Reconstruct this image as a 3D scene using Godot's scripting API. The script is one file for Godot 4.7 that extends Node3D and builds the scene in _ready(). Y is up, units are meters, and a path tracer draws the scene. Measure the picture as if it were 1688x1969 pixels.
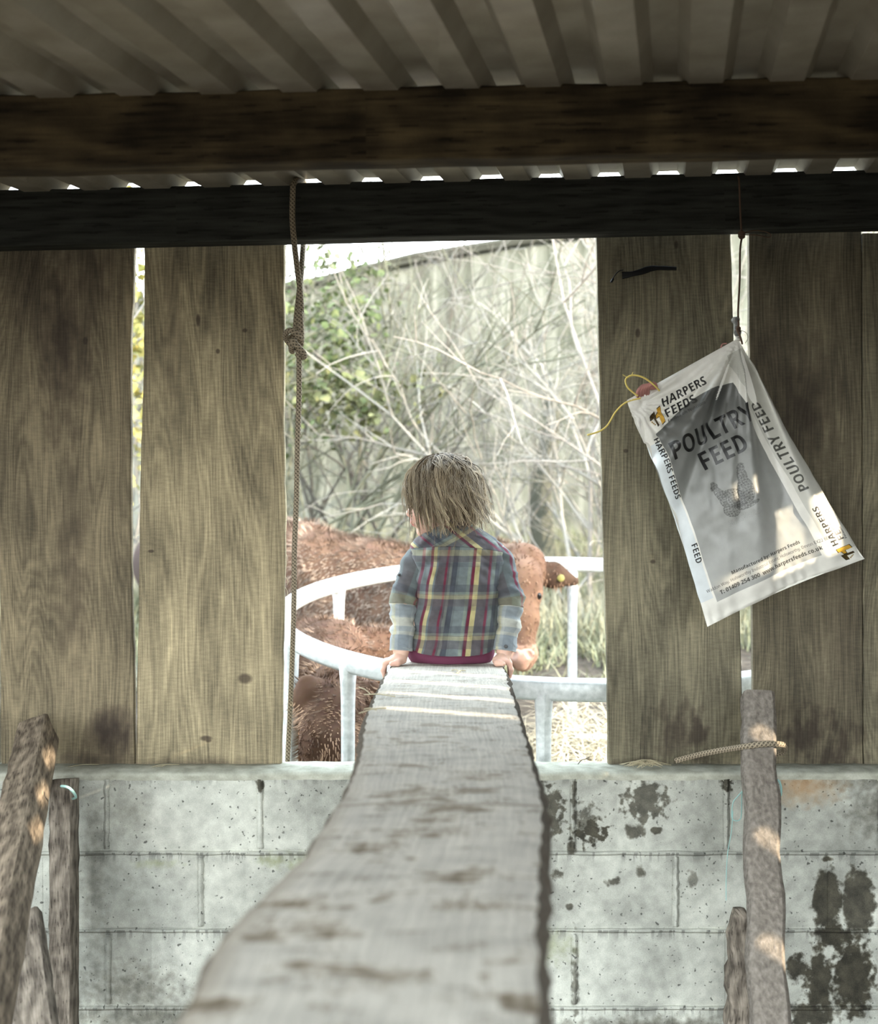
extends Node3D
# A child on a plank in an open-fronted cattle shed, looking out at cows in a ring feeder.
# World: camera above x = z = 0, looking along -z; y = 0 is the shed floor. px() gives the point a distance d in front of the camera.
const F := 2310.0
const EYE := 1.65
const SUN := Vector3(0.915, 0.38, 0.40)   # towards the sun: right, low, a little to the camera's side
var used := {}
var rng := RandomNumberGenerator.new()
var M := {}

func _ready():
	setup_view()
	make_materials()
	build_shell()
	build_timber()
	build_plank()
	build_sack()
	build_rope()
	build_child()
	build_feeder()
	build_cattle()
	build_outside()
	build_small_things()

func setup_view():
	var cam := Camera3D.new()
	cam.name = "camera"
	cam.position = Vector3(0, EYE, 0)
	cam.fov = 46.16
	cam.near = 0.05
	cam.far = 400.0
	var at := CameraAttributesPhysical.new()
	at.frustum_focal_length = 28.16
	at.exposure_aperture = 1.75
	at.frustum_focus_distance = 3.62
	cam.attributes = at
	add_child(cam)
	cam.current = true
	var env := Environment.new()
	env.background_mode = Environment.BG_SKY
	var sky := Sky.new()
	var sm := ProceduralSkyMaterial.new()
	sm.sky_top_color = Color(0.80, 0.86, 0.90)
	sm.sky_horizon_color = Color(0.95, 0.96, 0.95)
	sm.sky_curve = 0.25
	sm.ground_bottom_color = Color(0.40, 0.38, 0.34)
	sm.ground_horizon_color = Color(0.62, 0.60, 0.56)
	sm.sky_energy_multiplier = 2.3
	sky.sky_material = sm
	env.sky = sky
	env.tonemap_mode = Environment.TONE_MAPPER_LINEAR
	env.tonemap_exposure = 1.68
	env.sdfgi_enabled = true
	env.ssao_enabled = true
	env.ssil_enabled = true
	var we := WorldEnvironment.new()
	we.name = "world_environment"
	we.environment = env
	add_child(we)
	var sun := DirectionalLight3D.new()
	sun.name = "sun"
	sun.light_color = Color(1.0, 0.93, 0.82)
	sun.light_energy = 2.8
	sun.light_angular_distance = 0.6
	sun.shadow_enabled = true
	var from := SUN.normalized()
	sun.look_at_from_position(Vector3.ZERO, -from, Vector3.UP)
	add_child(sun)

# ---------------------------------------------------------------- helpers
func px(x: float, y: float, d: float) -> Vector3:
	return Vector3((x - 844.0) / F * d, EYE - (y - 985.0) / F * d, -d)

func numbered(called: String, parent: Node) -> String:
	var key := str(parent.get_instance_id()) + called
	var n: int = used.get(key, 0)
	used[key] = n + 1
	return called if n == 0 else "%s_%03d" % [called, n]

func tag(o: Node, label := "", category := "", group := "", kind := ""):
	if label: o.set_meta("label", label)
	if category: o.set_meta("category", category)
	if group: o.set_meta("group", group)
	if kind: o.set_meta("kind", kind)
	return o

func thing(called: String, label: String, category: String, at := Vector3.ZERO, group := "") -> Node3D:
	var o := Node3D.new()
	o.name = numbered(called, self)
	o.position = at
	add_child(o)
	tag(o, label, category, group)
	return o

func put(called: String, mesh: Mesh, m: Material, parent: Node = null) -> MeshInstance3D:
	if parent == null: parent = self
	var o := MeshInstance3D.new()
	o.name = numbered(called, parent)
	o.mesh = mesh
	o.material_override = m
	parent.add_child(o, true)
	if parent != self and parent is Node3D: o.position = -parent.position   # shapes are given in world places
	return o

func curve_at(keys: Array, t: float) -> float:   # keys: [t, value] pairs in order of t
	if t <= keys[0][0]: return keys[0][1]
	for i in range(1, keys.size()):
		if t <= keys[i][0]:
			var f: float = (t - keys[i - 1][0]) / (keys[i][0] - keys[i - 1][0])
			return lerpf(keys[i - 1][1], keys[i][1], f)
	return keys[-1][1]

func smooth_path(pts: Array, per := 6) -> Array:
	var out := []
	var n := pts.size()
	for i in n - 1:
		var a: Vector3 = pts[maxi(i - 1, 0)]
		var b: Vector3 = pts[i]
		var c: Vector3 = pts[i + 1]
		var d: Vector3 = pts[mini(i + 2, n - 1)]
		for k in per:
			out.append(b.cubic_interpolate(c, a, d, float(k) / per))
	out.append(pts[-1])
	return out

class Geo:
	var v := PackedVector3Array()
	var uv := PackedVector2Array()
	var col := PackedColorArray()
	var idx := PackedInt32Array()
	var colored := false
	func vert(p: Vector3, t := Vector2.ZERO, c := Color.WHITE) -> int:
		v.append(p); uv.append(t); col.append(c)
		return v.size() - 1
	func tri(a: int, b: int, c: int):
		idx.append(a); idx.append(b); idx.append(c)
	func quad(a: int, b: int, c: int, d: int):   # clockwise as seen from outside
		tri(a, b, c); tri(a, c, d)
	func face(a: Vector3, b: Vector3, c: Vector3, d: Vector3, ta := Vector2(0, 0), tb := Vector2(1, 0), tc := Vector2(1, 1), td := Vector2(0, 1), cl := Color.WHITE):
		quad(vert(a, ta, cl), vert(b, tb, cl), vert(c, tc, cl), vert(d, td, cl))
	func grid(rows: Array, wrap := false, flip := false):   # rows of vertex numbers
		for i in rows.size() - 1:
			var r: Array = rows[i]
			var s: Array = rows[i + 1]
			var n := r.size()
			for j in (n if wrap else n - 1):
				var k := (j + 1) % n
				if flip: quad(r[j], s[j], s[k], r[k])
				else: quad(r[j], r[k], s[k], s[j])
	func add(o: Geo, t := Transform3D.IDENTITY):
		var base := v.size()
		for i in o.v.size(): v.append(t * o.v[i])
		uv.append_array(o.uv); col.append_array(o.col)
		for i in o.idx: idx.append(base + i)
		colored = colored or o.colored
	func normals() -> PackedVector3Array:
		var n := PackedVector3Array()
		n.resize(v.size())
		for i in range(0, idx.size(), 3):
			var a := idx[i]
			var b := idx[i + 1]
			var c := idx[i + 2]
			var f := (v[c] - v[a]).cross(v[b] - v[a])
			n[a] += f; n[b] += f; n[c] += f
		for i in n.size(): n[i] = n[i].normalized() if n[i].length_squared() > 1e-24 else Vector3.UP
		return n
	func mesh() -> ArrayMesh:
		var a := []
		a.resize(Mesh.ARRAY_MAX)
		a[Mesh.ARRAY_VERTEX] = v
		a[Mesh.ARRAY_NORMAL] = normals()
		a[Mesh.ARRAY_TEX_UV] = uv
		if colored: a[Mesh.ARRAY_COLOR] = col
		a[Mesh.ARRAY_INDEX] = idx
		var m := ArrayMesh.new()
		m.add_surface_from_arrays(Mesh.PRIMITIVE_TRIANGLES, a)
		return m

func frames(path: Array, up := Vector3.UP) -> Array:   # [tangent, side, over] carried along the path
	var out := []
	var side := Vector3.ZERO
	for i in path.size():
		var t: Vector3 = (path[mini(i + 1, path.size() - 1)] - path[maxi(i - 1, 0)]).normalized()
		if i == 0:
			side = t.cross(up)
			if side.length() < 0.05: side = t.cross(Vector3.RIGHT)
		side = (side - t * side.dot(t)).normalized()
		out.append([t, side, side.cross(t)])
	return out

func tube(g: Geo, path: Array, radii, sides := 8, cl := Color.WHITE, u_rep := 1.0, v_rep := 10.0, flat := 1.0):
	var fr := frames(path)
	var rows := []
	var along := 0.0
	for i in path.size():
		if i: along += path[i].distance_to(path[i - 1])
		var r: float = radii if radii is float else radii[i] if radii.size() == path.size() else lerpf(radii[0], radii[1], float(i) / (path.size() - 1))
		var row := []
		for j in sides + 1:
			var a := TAU * j / sides
			row.append(g.vert(path[i] + (fr[i][1] * cos(a) + fr[i][2] * sin(a) * flat) * r, Vector2(u_rep * j / sides, along * v_rep), cl))
		rows.append(row)
	g.grid(rows)
	for e in 2:
		var k: int = 0 if e == 0 else path.size() - 1
		var c := g.vert(path[k], Vector2(0.5, along * v_rep * e), cl)
		for j in sides:
			if e == 0: g.tri(c, rows[k][j + 1], rows[k][j])
			else: g.tri(c, rows[k][j], rows[k][j + 1])

# A sawn timber: a path, widths and heights along it, chamfered corners and rough faces. over = the direction of its height.
func timber(path: Array, w, h, over: Vector3, rough := 0.002, seed_ := 1, uv_len := 1.0, chamfer := 0.004) -> Geo:
	var g := Geo.new()
	var nz := FastNoiseLite.new()
	nz.seed = seed_
	nz.frequency = 6.0
	nz.fractal_octaves = 3
	var rows := []
	var along := 0.0
	for i in path.size():
		if i: along += path[i].distance_to(path[i - 1])
		var t: Vector3 = (path[mini(i + 1, path.size() - 1)] - path[maxi(i - 1, 0)]).normalized()
		var side := t.cross(over).normalized()
		var o := side.cross(t).normalized()
		var hw: float = (w if w is float else w[i]) / 2.0
		var hh: float = (h if h is float else h[i]) / 2.0
		var ring := []
		var c := chamfer
		var pts := []
		var sec := [Vector2(-hw + c, hh), Vector2(hw - c, hh), Vector2(hw, hh - c), Vector2(hw, -hh + c), Vector2(hw - c, -hh), Vector2(-hw + c, -hh), Vector2(-hw, -hh + c), Vector2(-hw, hh - c)]
		var u := 0.0
		for e in 8:
			var a: Vector2 = sec[e]
			var b: Vector2 = sec[(e + 1) % 8]
			var n := 4 if e % 2 == 0 else 1
			for k in n:
				pts.append([a.lerp(b, float(k) / n), u])
				u += a.distance_to(b) / n
		pts.append([sec[0], u])
		for q in pts:
			var p: Vector3 = path[i] + side * q[0].x + o * q[0].y
			var dir: Vector3 = (side * q[0].x / hw + o * q[0].y / hh).normalized()
			p += dir * rough * nz.get_noise_3d(p.x * 3, p.y * 3, p.z * 3) * 1.6
			ring.append(g.vert(p, Vector2(q[1] / uv_len, along / uv_len)))
		rows.append(ring)
	g.grid(rows)
	for e in 2:
		var k: int = 0 if e == 0 else path.size() - 1
		var ring2 := []
		for j in rows[k]: ring2.append(g.vert(g.v[j], Vector2(g.v[j].x, g.v[j].y) * 2.0))
		var c2 := g.vert(path[k], Vector2(path[k].x, path[k].y) * 2.0)
		for j in ring2.size() - 1:
			if e == 0: g.tri(c2, ring2[j + 1], ring2[j])
			else: g.tri(c2, ring2[j], ring2[j + 1])
	return g

func straight(a: Vector3, b: Vector3, n: int) -> Array:
	var out := []
	for i in n + 1: out.append(a.lerp(b, float(i) / n))
	return out

func box(g: Geo, lo: Vector3, hi: Vector3, c := 0.0):
	var ctr := (lo + hi) / 2
	var h := (hi - lo) / 2
	for axis in 3:
		for s in [-1.0, 1.0]:
			var n := Vector3.ZERO
			n[axis] = s
			var u := Vector3.ZERO
			u[(axis + 1) % 3] = 1
			var w := n.cross(u)
			var p: Vector3 = ctr + n * h
			var hu: float = absf(h.dot(u)) - c
			var hv: float = absf((h * w).dot(w)) - c
			var uvs := [Vector2(0, 0), Vector2(hu * 2, 0), Vector2(hu * 2, hv * 2), Vector2(0, hv * 2)]
			g.face(p - u * hu + w * hv, p + u * hu + w * hv, p + u * hu - w * hv, p - u * hu - w * hv, uvs[0], uvs[1], uvs[2], uvs[3])

# ---------------------------------------------------------------- bodies: tapered capsules joined by a smooth minimum, meshed as surface nets
# a bone: [from, to, radius, radius, stretch of space (Vector3) or null, true to carve]
func nets(bones: Array, cell: float, k: float, wobble := 0.0, wob_freq := 10.0) -> Geo:
	var lo := Vector3.ONE * 1e9
	var hi := -lo
	for b in bones:
		if b.size() > 5 and b[5]: continue
		var r: float = maxf(b[2], b[3]) * 1.05
		var st: Vector3 = b[4] if b.size() > 4 and b[4] != null else Vector3.ONE
		var ext := Vector3(r / st.x, r / st.y, r / st.z) + Vector3.ONE * cell * 3
		lo = lo.min(b[0] - ext).min(b[1] - ext)
		hi = hi.max(b[0] + ext).max(b[1] + ext)
	lo -= Vector3.ONE * k * 0.3
	hi += Vector3.ONE * k * 0.3
	var nx := int((hi.x - lo.x) / cell) + 2
	var ny := int((hi.y - lo.y) / cell) + 2
	var nz := int((hi.z - lo.z) / cell) + 2
	var f := PackedFloat32Array()
	f.resize(nx * ny * nz)
	f.fill(1.0)
	var noise := FastNoiseLite.new()
	noise.seed = 5
	noise.frequency = wob_freq
	for b in bones:
		var carve: bool = b.size() > 5 and b[5]
		var st: Vector3 = b[4] if b.size() > 4 and b[4] != null else Vector3.ONE
		var big := maxf(st.x, maxf(st.y, st.z))
		var r: float = maxf(b[2], b[3])
		var ext := Vector3(r / st.x, r / st.y, r / st.z) + Vector3.ONE * (k + cell * 2.5)
		var l: Vector3 = ((b[0].min(b[1]) - ext - lo) / cell)
		var h: Vector3 = ((b[0].max(b[1]) + ext - lo) / cell)
		var A: Vector3 = b[0] * st
		var AB: Vector3 = b[1] * st - A
		var L := maxf(AB.length_squared(), 1e-12)
		var ra: float = b[2]
		var rb: float = b[3]
		for z in range(maxi(int(l.z), 0), mini(int(h.z) + 2, nz)):
			for y in range(maxi(int(l.y), 0), mini(int(h.y) + 2, ny)):
				var at := (z * ny + y) * nx
				for x in range(maxi(int(l.x), 0), mini(int(h.x) + 2, nx)):
					var q := (lo + Vector3(x, y, z) * cell) * st - A
					var t := clampf(q.dot(AB) / L, 0.0, 1.0)
					var d := ((q - AB * t).length() - lerpf(ra, rb, t)) / big
					var o := f[at + x]
					if carve:
						d = -d
						var hh := maxf(k * 0.4 - absf(o - d), 0.0)
						f[at + x] = maxf(o, d) + hh * hh / (1.6 * k)
					else:
						var hh := maxf(k - absf(o - d), 0.0)
						f[at + x] = minf(o, d) - hh * hh / (4.0 * k)
	if wobble > 0.0:
		for z in nz:
			for y in ny:
				for x in nx:
					var i := (z * ny + y) * nx + x
					if absf(f[i]) < cell * 3.0:
						var p := lo + Vector3(x, y, z) * cell
						f[i] += wobble * noise.get_noise_3dv(p)
	var g := Geo.new()
	var id := PackedInt32Array()
	id.resize(nx * ny * nz)
	id.fill(-1)
	var off := [0, 1, nx, nx + 1, nx * ny, nx * ny + 1, nx * ny + nx, nx * ny + nx + 1]
	var at3 := [Vector3(0, 0, 0), Vector3(1, 0, 0), Vector3(0, 1, 0), Vector3(1, 1, 0), Vector3(0, 0, 1), Vector3(1, 0, 1), Vector3(0, 1, 1), Vector3(1, 1, 1)]
	var edges := [[0, 1], [2, 3], [4, 5], [6, 7], [0, 2], [1, 3], [4, 6], [5, 7], [0, 4], [1, 5], [2, 6], [3, 7]]
	for z in nz - 1:
		for y in ny - 1:
			for x in nx - 1:
				var i := (z * ny + y) * nx + x
				if absf(f[i]) > cell * 2.2: continue
				var mask := 0
				for c in 8:
					if f[i + off[c]] < 0.0: mask |= 1 << c
				if mask == 0 or mask == 255: continue
				var sum := Vector3.ZERO
				var n := 0
				for e in edges:
					var a: float = f[i + off[e[0]]]
					var b2: float = f[i + off[e[1]]]
					if (a < 0.0) != (b2 < 0.0):
						sum += at3[e[0]].lerp(at3[e[1]], a / (a - b2))
						n += 1
				id[i] = g.vert(lo + (Vector3(x, y, z) + sum / n) * cell)
	var sx := 1
	var sy := nx
	var sz := nx * ny
	for z in range(1, nz - 1):
		for y in range(1, ny - 1):
			for x in range(1, nx - 1):
				var i := (z * ny + y) * nx + x
				if id[i] < 0: continue
				var a0 := f[i] < 0.0
				for axis in 3:
					var s1: int = [sx, sy, sz][axis]
					var s2: int = [sy, sz, sx][axis]
					var s3: int = [sz, sx, sy][axis]
					var b0 := f[i + s1] < 0.0
					if a0 == b0: continue
					var q0 := id[i]
					var q1 := id[i - s2]
					var q2 := id[i - s2 - s3]
					var q3 := id[i - s3]
					if q0 < 0 or q1 < 0 or q2 < 0 or q3 < 0: continue
					if a0: g.quad(q0, q3, q2, q1)
					else: g.quad(q0, q1, q2, q3)
	return g

func scatter(g: Geo, count: int, seed_: int, keep: Callable) -> Array:   # [place, normal] pairs spread over a mesh by area
	var r := RandomNumberGenerator.new()
	r.seed = seed_
	var sums := PackedFloat32Array()
	var total := 0.0
	for i in range(0, g.idx.size(), 3):
		total += (g.v[g.idx[i + 1]] - g.v[g.idx[i]]).cross(g.v[g.idx[i + 2]] - g.v[g.idx[i]]).length()
		sums.append(total)
	var nn := g.normals()
	var out := []
	for k in count:
		var t := sums.bsearch(r.randf() * total)
		t = mini(t, sums.size() - 1) * 3
		var a := r.randf()
		var b := r.randf()
		if a + b > 1.0:
			a = 1.0 - a
			b = 1.0 - b
		var i0 := g.idx[t]
		var i1 := g.idx[t + 1]
		var i2 := g.idx[t + 2]
		var p := g.v[i0] + (g.v[i1] - g.v[i0]) * a + (g.v[i2] - g.v[i0]) * b
		var n := nn[i0]
		if keep.call(p, n): out.append([p, n])
	return out

func many(called: String, mesh: Mesh, m: Material, where: Array, colors: Array, parent: Node = null) -> MultiMeshInstance3D:
	var mm := MultiMesh.new()
	mm.transform_format = MultiMesh.TRANSFORM_3D
	mm.use_colors = true
	mm.mesh = mesh
	mm.instance_count = where.size()
	for i in where.size():
		mm.set_instance_transform(i, where[i])
		mm.set_instance_color(i, colors[i])
	var o := MultiMeshInstance3D.new()
	if parent == null: parent = self
	o.name = numbered(called, parent)
	o.multimesh = mm
	o.material_override = m
	o.set_meta("kind", "stuff")
	parent.add_child(o, true)
	if parent != self: o.position = -parent.position
	return o

func blade_mesh(w: float, h: float, bend: float, steps := 3, keel := 0.15) -> ArrayMesh:   # a thin folded blade standing on y = 0
	var g := Geo.new()
	var rows := []
	for i in steps + 1:
		var t := float(i) / steps
		var c := Vector3(0, h * (t - 0.25 * bend * t * t), h * bend * t * t * 0.8)
		var hw := w * 0.5 * (1.0 - t * 0.92)
		rows.append([g.vert(c + Vector3(-hw, 0, 0)), g.vert(c + Vector3(0, 0, -w * keel * (1.0 - t))), g.vert(c + Vector3(hw, 0, 0))])
	g.grid(rows)
	return g.mesh()

# ---------------------------------------------------------------- textures and materials
func noise_bytes(w: int, h: int, seed_: int, freq: float, oct := 4, sx := 1, sy := 1, tiled := false) -> PackedByteArray:   # 0..255; drawn smaller and stretched by sx, sy
	var n := FastNoiseLite.new()
	n.seed = seed_
	n.frequency = freq
	n.fractal_octaves = oct
	var im := n.get_seamless_image(maxi(w / sx, 4), maxi(h / sy, 4), false, false, 0.2, true) if tiled else n.get_image(maxi(w / sx, 4), maxi(h / sy, 4), false, false, true)
	if sx > 1 or sy > 1: im.resize(w, h, Image.INTERPOLATE_CUBIC)
	return im.get_data()

func picture(w: int, h: int, data: PackedByteArray) -> ImageTexture:
	return ImageTexture.create_from_image(Image.create_from_data(w, h, false, Image.FORMAT_RGB8, data))

func mat(called: String, c: Color, rough := 0.8, tex: Texture2D = null, bump := 0.0, metal := 0.0) -> StandardMaterial3D:
	var m := StandardMaterial3D.new()
	m.resource_name = called
	m.albedo_color = c
	m.roughness = rough
	m.metallic = metal
	m.metallic_specular = 0.35
	if tex: m.albedo_texture = tex
	if bump > 0.0 and tex:
		m.heightmap_enabled = true
		m.heightmap_texture = tex
		m.heightmap_scale = bump
	M[called] = m
	return m

func tint_mat(called: String, rough := 0.85, back := 0.0) -> StandardMaterial3D:   # colour from the vertices or copies
	var m := mat(called, Color.WHITE, rough)
	m.vertex_color_use_as_albedo = true
	if back > 0.0:
		m.backlight_enabled = true
		m.backlight = Color(back, back, back)
	return m

func col3(d: PackedByteArray, i: int, r: float, g: float, b: float):
	d[i * 3] = int(clampf(r, 0, 255))
	d[i * 3 + 1] = int(clampf(g, 0, 255))
	d[i * 3 + 2] = int(clampf(b, 0, 255))

func wood_tex(w: int, h: int, seed_: int, dark: Color, light: Color, lines: float, wear: float) -> ImageTexture:   # grain runs along v
	var d := PackedByteArray()
	d.resize(w * h * 3)
	var warp := noise_bytes(w, h, seed_, 0.012, 3, 1, 8, true)
	var fine := noise_bytes(w, h, seed_ + 1, 0.25, 3, 1, 24, true)
	var blot := noise_bytes(w, h, seed_ + 2, 0.012, 4, 1, 2, true)
	var spk := noise_bytes(w, h, seed_ + 3, 0.3, 2)
	for y in h:
		for x in w:
			var i := y * w + x
			var g := 0.5 + 0.5 * sin(x * lines + warp[i] * 0.035)
			var t := 0.30 * g + 0.45 * (fine[i] / 255.0) + wear * (blot[i] / 255.0 - 0.5) + 0.12 * (spk[i] / 255.0)
			if fine[i] < 60: t -= 0.25
			t = clampf(t, 0.0, 1.0)
			col3(d, i, 255 * lerpf(dark.r, light.r, t), 255 * lerpf(dark.g, light.g, t), 255 * lerpf(dark.b, light.b, t))
	return picture(w, h, d)

func blob(x: float, y: float, b: Array, n: float) -> float:   # how much of a soft-edged stain [x, y, rx, ry, edge, ragged] covers a point
	var e: float = Vector2((x - b[0]) / b[2], (y - b[1]) / b[3]).length() + (n - 0.5) * b[5]
	return clampf((1.0 - e) / b[4], 0.0, 1.0)

func wall_tex() -> ImageTexture:   # the block wall's face, 660 texels to the metre
	var w := 2048
	var h := 640
	var d := PackedByteArray()
	d.resize(w * h * 3)
	var big := noise_bytes(w, h, 21, 0.006, 4, 2, 2)
	var mid := noise_bytes(w, h, 22, 0.03, 4)
	var grit := noise_bytes(w, h, 23, 0.35, 2)
	var spot := noise_bytes(w, h, 24, 0.075, 2)
	var rag := noise_bytes(w, h, 25, 0.045, 4)
	var run := noise_bytes(w, h, 26, 0.05, 3, 1, 12)
	# mud and damp as the wall has them: [x, y, half width, half height, edge, raggedness, strength]
	var mud := [[1052, 1560, 36, 52, .35, 1.6, .75], [1125, 1585, 30, 40, .4, 1.6, .6], [1240, 1540, 44, 44, .35, 1.5, .7], [1220, 1598, 24, 16, .4, 1.0, .7], [1262, 1597, 12, 8, .4, 1.0, .8], [1135, 1600, 34, 26, .4, 2.0, .9], [1100, 1630, 10, 14, .4, 1, .8],
		[1398, 1500, 12, 30, .4, 1.4, .85], [1178, 1695, 18, 10, .5, 1.4, .7], [1232, 1675, 10, 12, .5, 1.2, .7], [1070, 1680, 16, 10, .5, 1.4, .7], [1095, 1743, 8, 8, .4, 1, .7], [1330, 1690, 12, 20, .5, 1.5, .45],
		[1590, 1730, 32, 66, .22, .5, .9], [1650, 1735, 34, 74, .22, .5, .85], [1600, 1800, 44, 24, .3, .8, .95], [1530, 1860, 22, 30, .35, .9, .9], [1575, 1890, 30, 75, .3, .8, .95], [1640, 1880, 44, 90, .3, .8, .97], [1590, 1652, 12, 6, .4, .8, .9], [1560, 1950, 60, 30, .4, .9, .9],
		[1700, 1560, 90, 60, 1.0, .9, .55], [1690, 1500, 120, 30, 1.0, .9, .5], [500, 1510, 8, 22, .5, 1.6, .85], [1102, 1540, 6, 50, .6, 1.8, .7], [1105, 1900, 8, 90, .7, 1.8, .55], [250, 1900, 130, 60, 1.0, 1.0, .45], [180, 1700, 30, 200, 1.0, .8, .35], [300, 1960, 400, 40, 1.0, .8, .5], [1250, 1975, 250, 26, .9, 1.0, .6], [250, 1560, 60, 60, 1., .9, .2]]
	var moss := [[600, 1656, 110, 22, 1.0, 1.0], [520, 1655, 40, 14, 1.0, 1.0], [1060, 1820, 60, 40, 1.0, 1.0], [300, 1660, 60, 10, 1.0, 1.0], [560, 1700, 14, 40, 1.0, 1.0]]
	for ty in h:
		var y := 1485.0 + ty
		for tx in w:
			var x := tx - 179.0
			var i := ty * w + tx
			var t := 0.84 + 0.30 * (big[i] / 255.0 - 0.5) + 0.18 * (mid[i] / 255.0 - 0.5) + 0.12 * (grit[i] / 255.0 - 0.5)
			var row := int((y - 1490.0) / 149.0)
			var nb := int((x + 900.0 + (117.0 if row % 2 else 0.0)) / 298.0)
			t *= 0.95 + 0.10 * fposmod(sin(nb * 12.9 + row * 78.2) * 43758.5, 1.0)
			var r := 199.0 * t
			var g := 200.0 * t
			var b := 193.0 * t
			var bed := fposmod(y - 1490.0, 149.0)
			if spot[i] > 205 and rag[i] > 150: t = 0.55
			elif spot[i] < 44 and rag[i] < 84: t = 0.7
			else: t = 1.0
			if bed < 22.0 and run[i] > 150: t *= 1.0 - 0.25 * (1.0 - bed / 22.0)
			r *= t; g *= t; b *= t * 0.98
			var n := rag[i] / 255.0
			var m := 0.0
			for q in mud:
				if absf(x - q[0]) < q[2] * 2.2 and absf(y - q[1]) < q[3] * 2.2: m = maxf(m, blob(x, y, q, n) * q[6])
			if m > 0.0:
				var k := 0.75 + 0.5 * (mid[i] / 255.0 - 0.5) + 0.3 * (grit[i] / 255.0 - 0.5)
				r = lerpf(r, 74 * k, m); g = lerpf(g, 70 * k, m); b = lerpf(b, 58 * k, m)
			for q in moss:
				if absf(x - q[0]) < q[2] * 2 and absf(y - q[1]) < q[3] * 2:
					var mo := blob(x, y, q, n) * 0.4
					r = lerpf(r, 118, mo); g = lerpf(g, 124, mo); b = lerpf(b, 84, mo)
			if x > 1500.0 and y < 1560.0:   # rust stain with warm sun glow painted in, under the coping at the right
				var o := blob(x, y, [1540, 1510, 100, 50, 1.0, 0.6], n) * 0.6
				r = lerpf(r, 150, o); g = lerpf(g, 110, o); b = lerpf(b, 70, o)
			col3(d, i, r, g, b)
	return picture(w, h, d)

func boards_tex() -> ImageTexture:   # the upright boards of the back wall, 641 texels to the metre
	var w := 2048
	var h := 1056
	var d := PackedByteArray()
	d.resize(w * h * 3)
	var warp := noise_bytes(w, h, 31, 0.010, 3, 1, 10)
	var warp2 := noise_bytes(w, h, 36, 0.004, 2, 1, 4)
	var fine := noise_bytes(w, h, 32, 0.30, 3, 1, 32)
	var cross := noise_bytes(w, h, 33, 0.20, 2, 6, 1)
	var blot := noise_bytes(w, h, 34, 0.008, 4, 1, 3)
	var rag := noise_bytes(w, h, 35, 0.03, 4, 1, 2)
	var spk := noise_bytes(w, h, 37, 0.4, 1)
	var edge := [-200.0, 264.0, 551.0, 1424.0, 1658.0]
	var tint := [Vector3(134, 122, 98), Vector3(166, 153, 123), Vector3(128, 121, 100), Vector3(112, 104, 85), Vector3(126, 119, 98)]
	# dark stains in the wood
	var stain := [[120, 640, 70, 250, 1.0, .8, .62], [60, 540, 70, 160, 1.0, .8, .4], [170, 520, 60, 120, 1.0, .9, .45], [140, 1100, 45, 260, 1.0, .7, .35], [215, 1410, 62, 60, .8, .6, .85], [180, 1462, 90, 22, 1.0, .8, .55], [1300, 1400, 60, 60, .9, 1.6, .5], [1340, 1420, 30, 50, .7, 1.6, .6], [1230, 1470, 60, 14, .9, 1, .6],
		[1540, 780, 90, 150, 1.0, .8, .55], [1480, 700, 50, 120, 1.0, .8, .45], [1560, 1410, 80, 50, .8, 1.7, .6], [1610, 1440, 60, 60, .9, 1.7, .55], [1500, 1370, 40, 30, .9, 1.2, .35], [1620, 1180, 60, 240, 1.0, .8, .25], [400, 1470, 180, 18, 1.0, .9, .4], [330, 620, 30, 220, 1., .7, .3]]
	var knot := [[395, 1420, 12, 5], [400, 1424, 6, 4], [1226, 640, 5, 9], [1255, 1080, 5, 4], [418, 675, 4, 5], [470, 1305, 14, 10], [1203, 867, 5, 4], [380, 615, 4, 12], [163, 655, 6, 9], [1300, 470, 4, 8], [470, 635, 5, 4], [290, 1060, 6, 3]]
	for ty in h:
		var y := 436.0 + ty
		for tx in w:
			var x := tx - 180.0
			var i := ty * w + tx
			var bi := 0
			while bi < 4 and x > edge[bi + 1]: bi += 1
			var bend := warp[i] * 0.05 + bi * 2.1
			if bi == 1: bend += absf(x - 405.0 + (y - 1000.0) * 0.03) * 0.05 * (1.0 + 0.4 * sin(y * 0.004)) - y * 0.012
			elif bi == 2: bend += warp2[i] * 0.09
			else: bend += warp2[i] * 0.11
			var line := sin(x * (0.42 if x < 1330.0 else 0.62) + bend * 3.0)
			var slow := sin(x * 0.05 + bend)
			var t := 0.86 + 0.055 * line + 0.055 * slow + 0.34 * (fine[i] / 255.0 - 0.5) + 0.13 * (cross[i] / 255.0 - 0.5) + 0.30 * (blot[i] / 255.0 - 0.5) + 0.08 * (spk[i] / 255.0 - 0.5)
			var n := rag[i] / 255.0
			var s := 0.0
			for q in stain:
				if absf(x - q[0]) < q[2] * 1.7 and absf(y - q[1]) < q[3] * 1.7: s = maxf(s, blob(x, y, q, n) * q[6])
			for q in knot:
				if absf(x - q[0]) < 20 and absf(y - q[1]) < 20: s = maxf(s, clampf(1.2 - Vector2((x - q[0]) / q[2], (y - q[1]) / q[3]).length(), 0.0, 0.55))
			var c: Vector3 = tint[bi] * t
			c = c.lerp(Vector3(44, 36, 31), s)
			col3(d, i, c.x, c.y, c.z)
	return picture(w, h, d)

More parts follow.
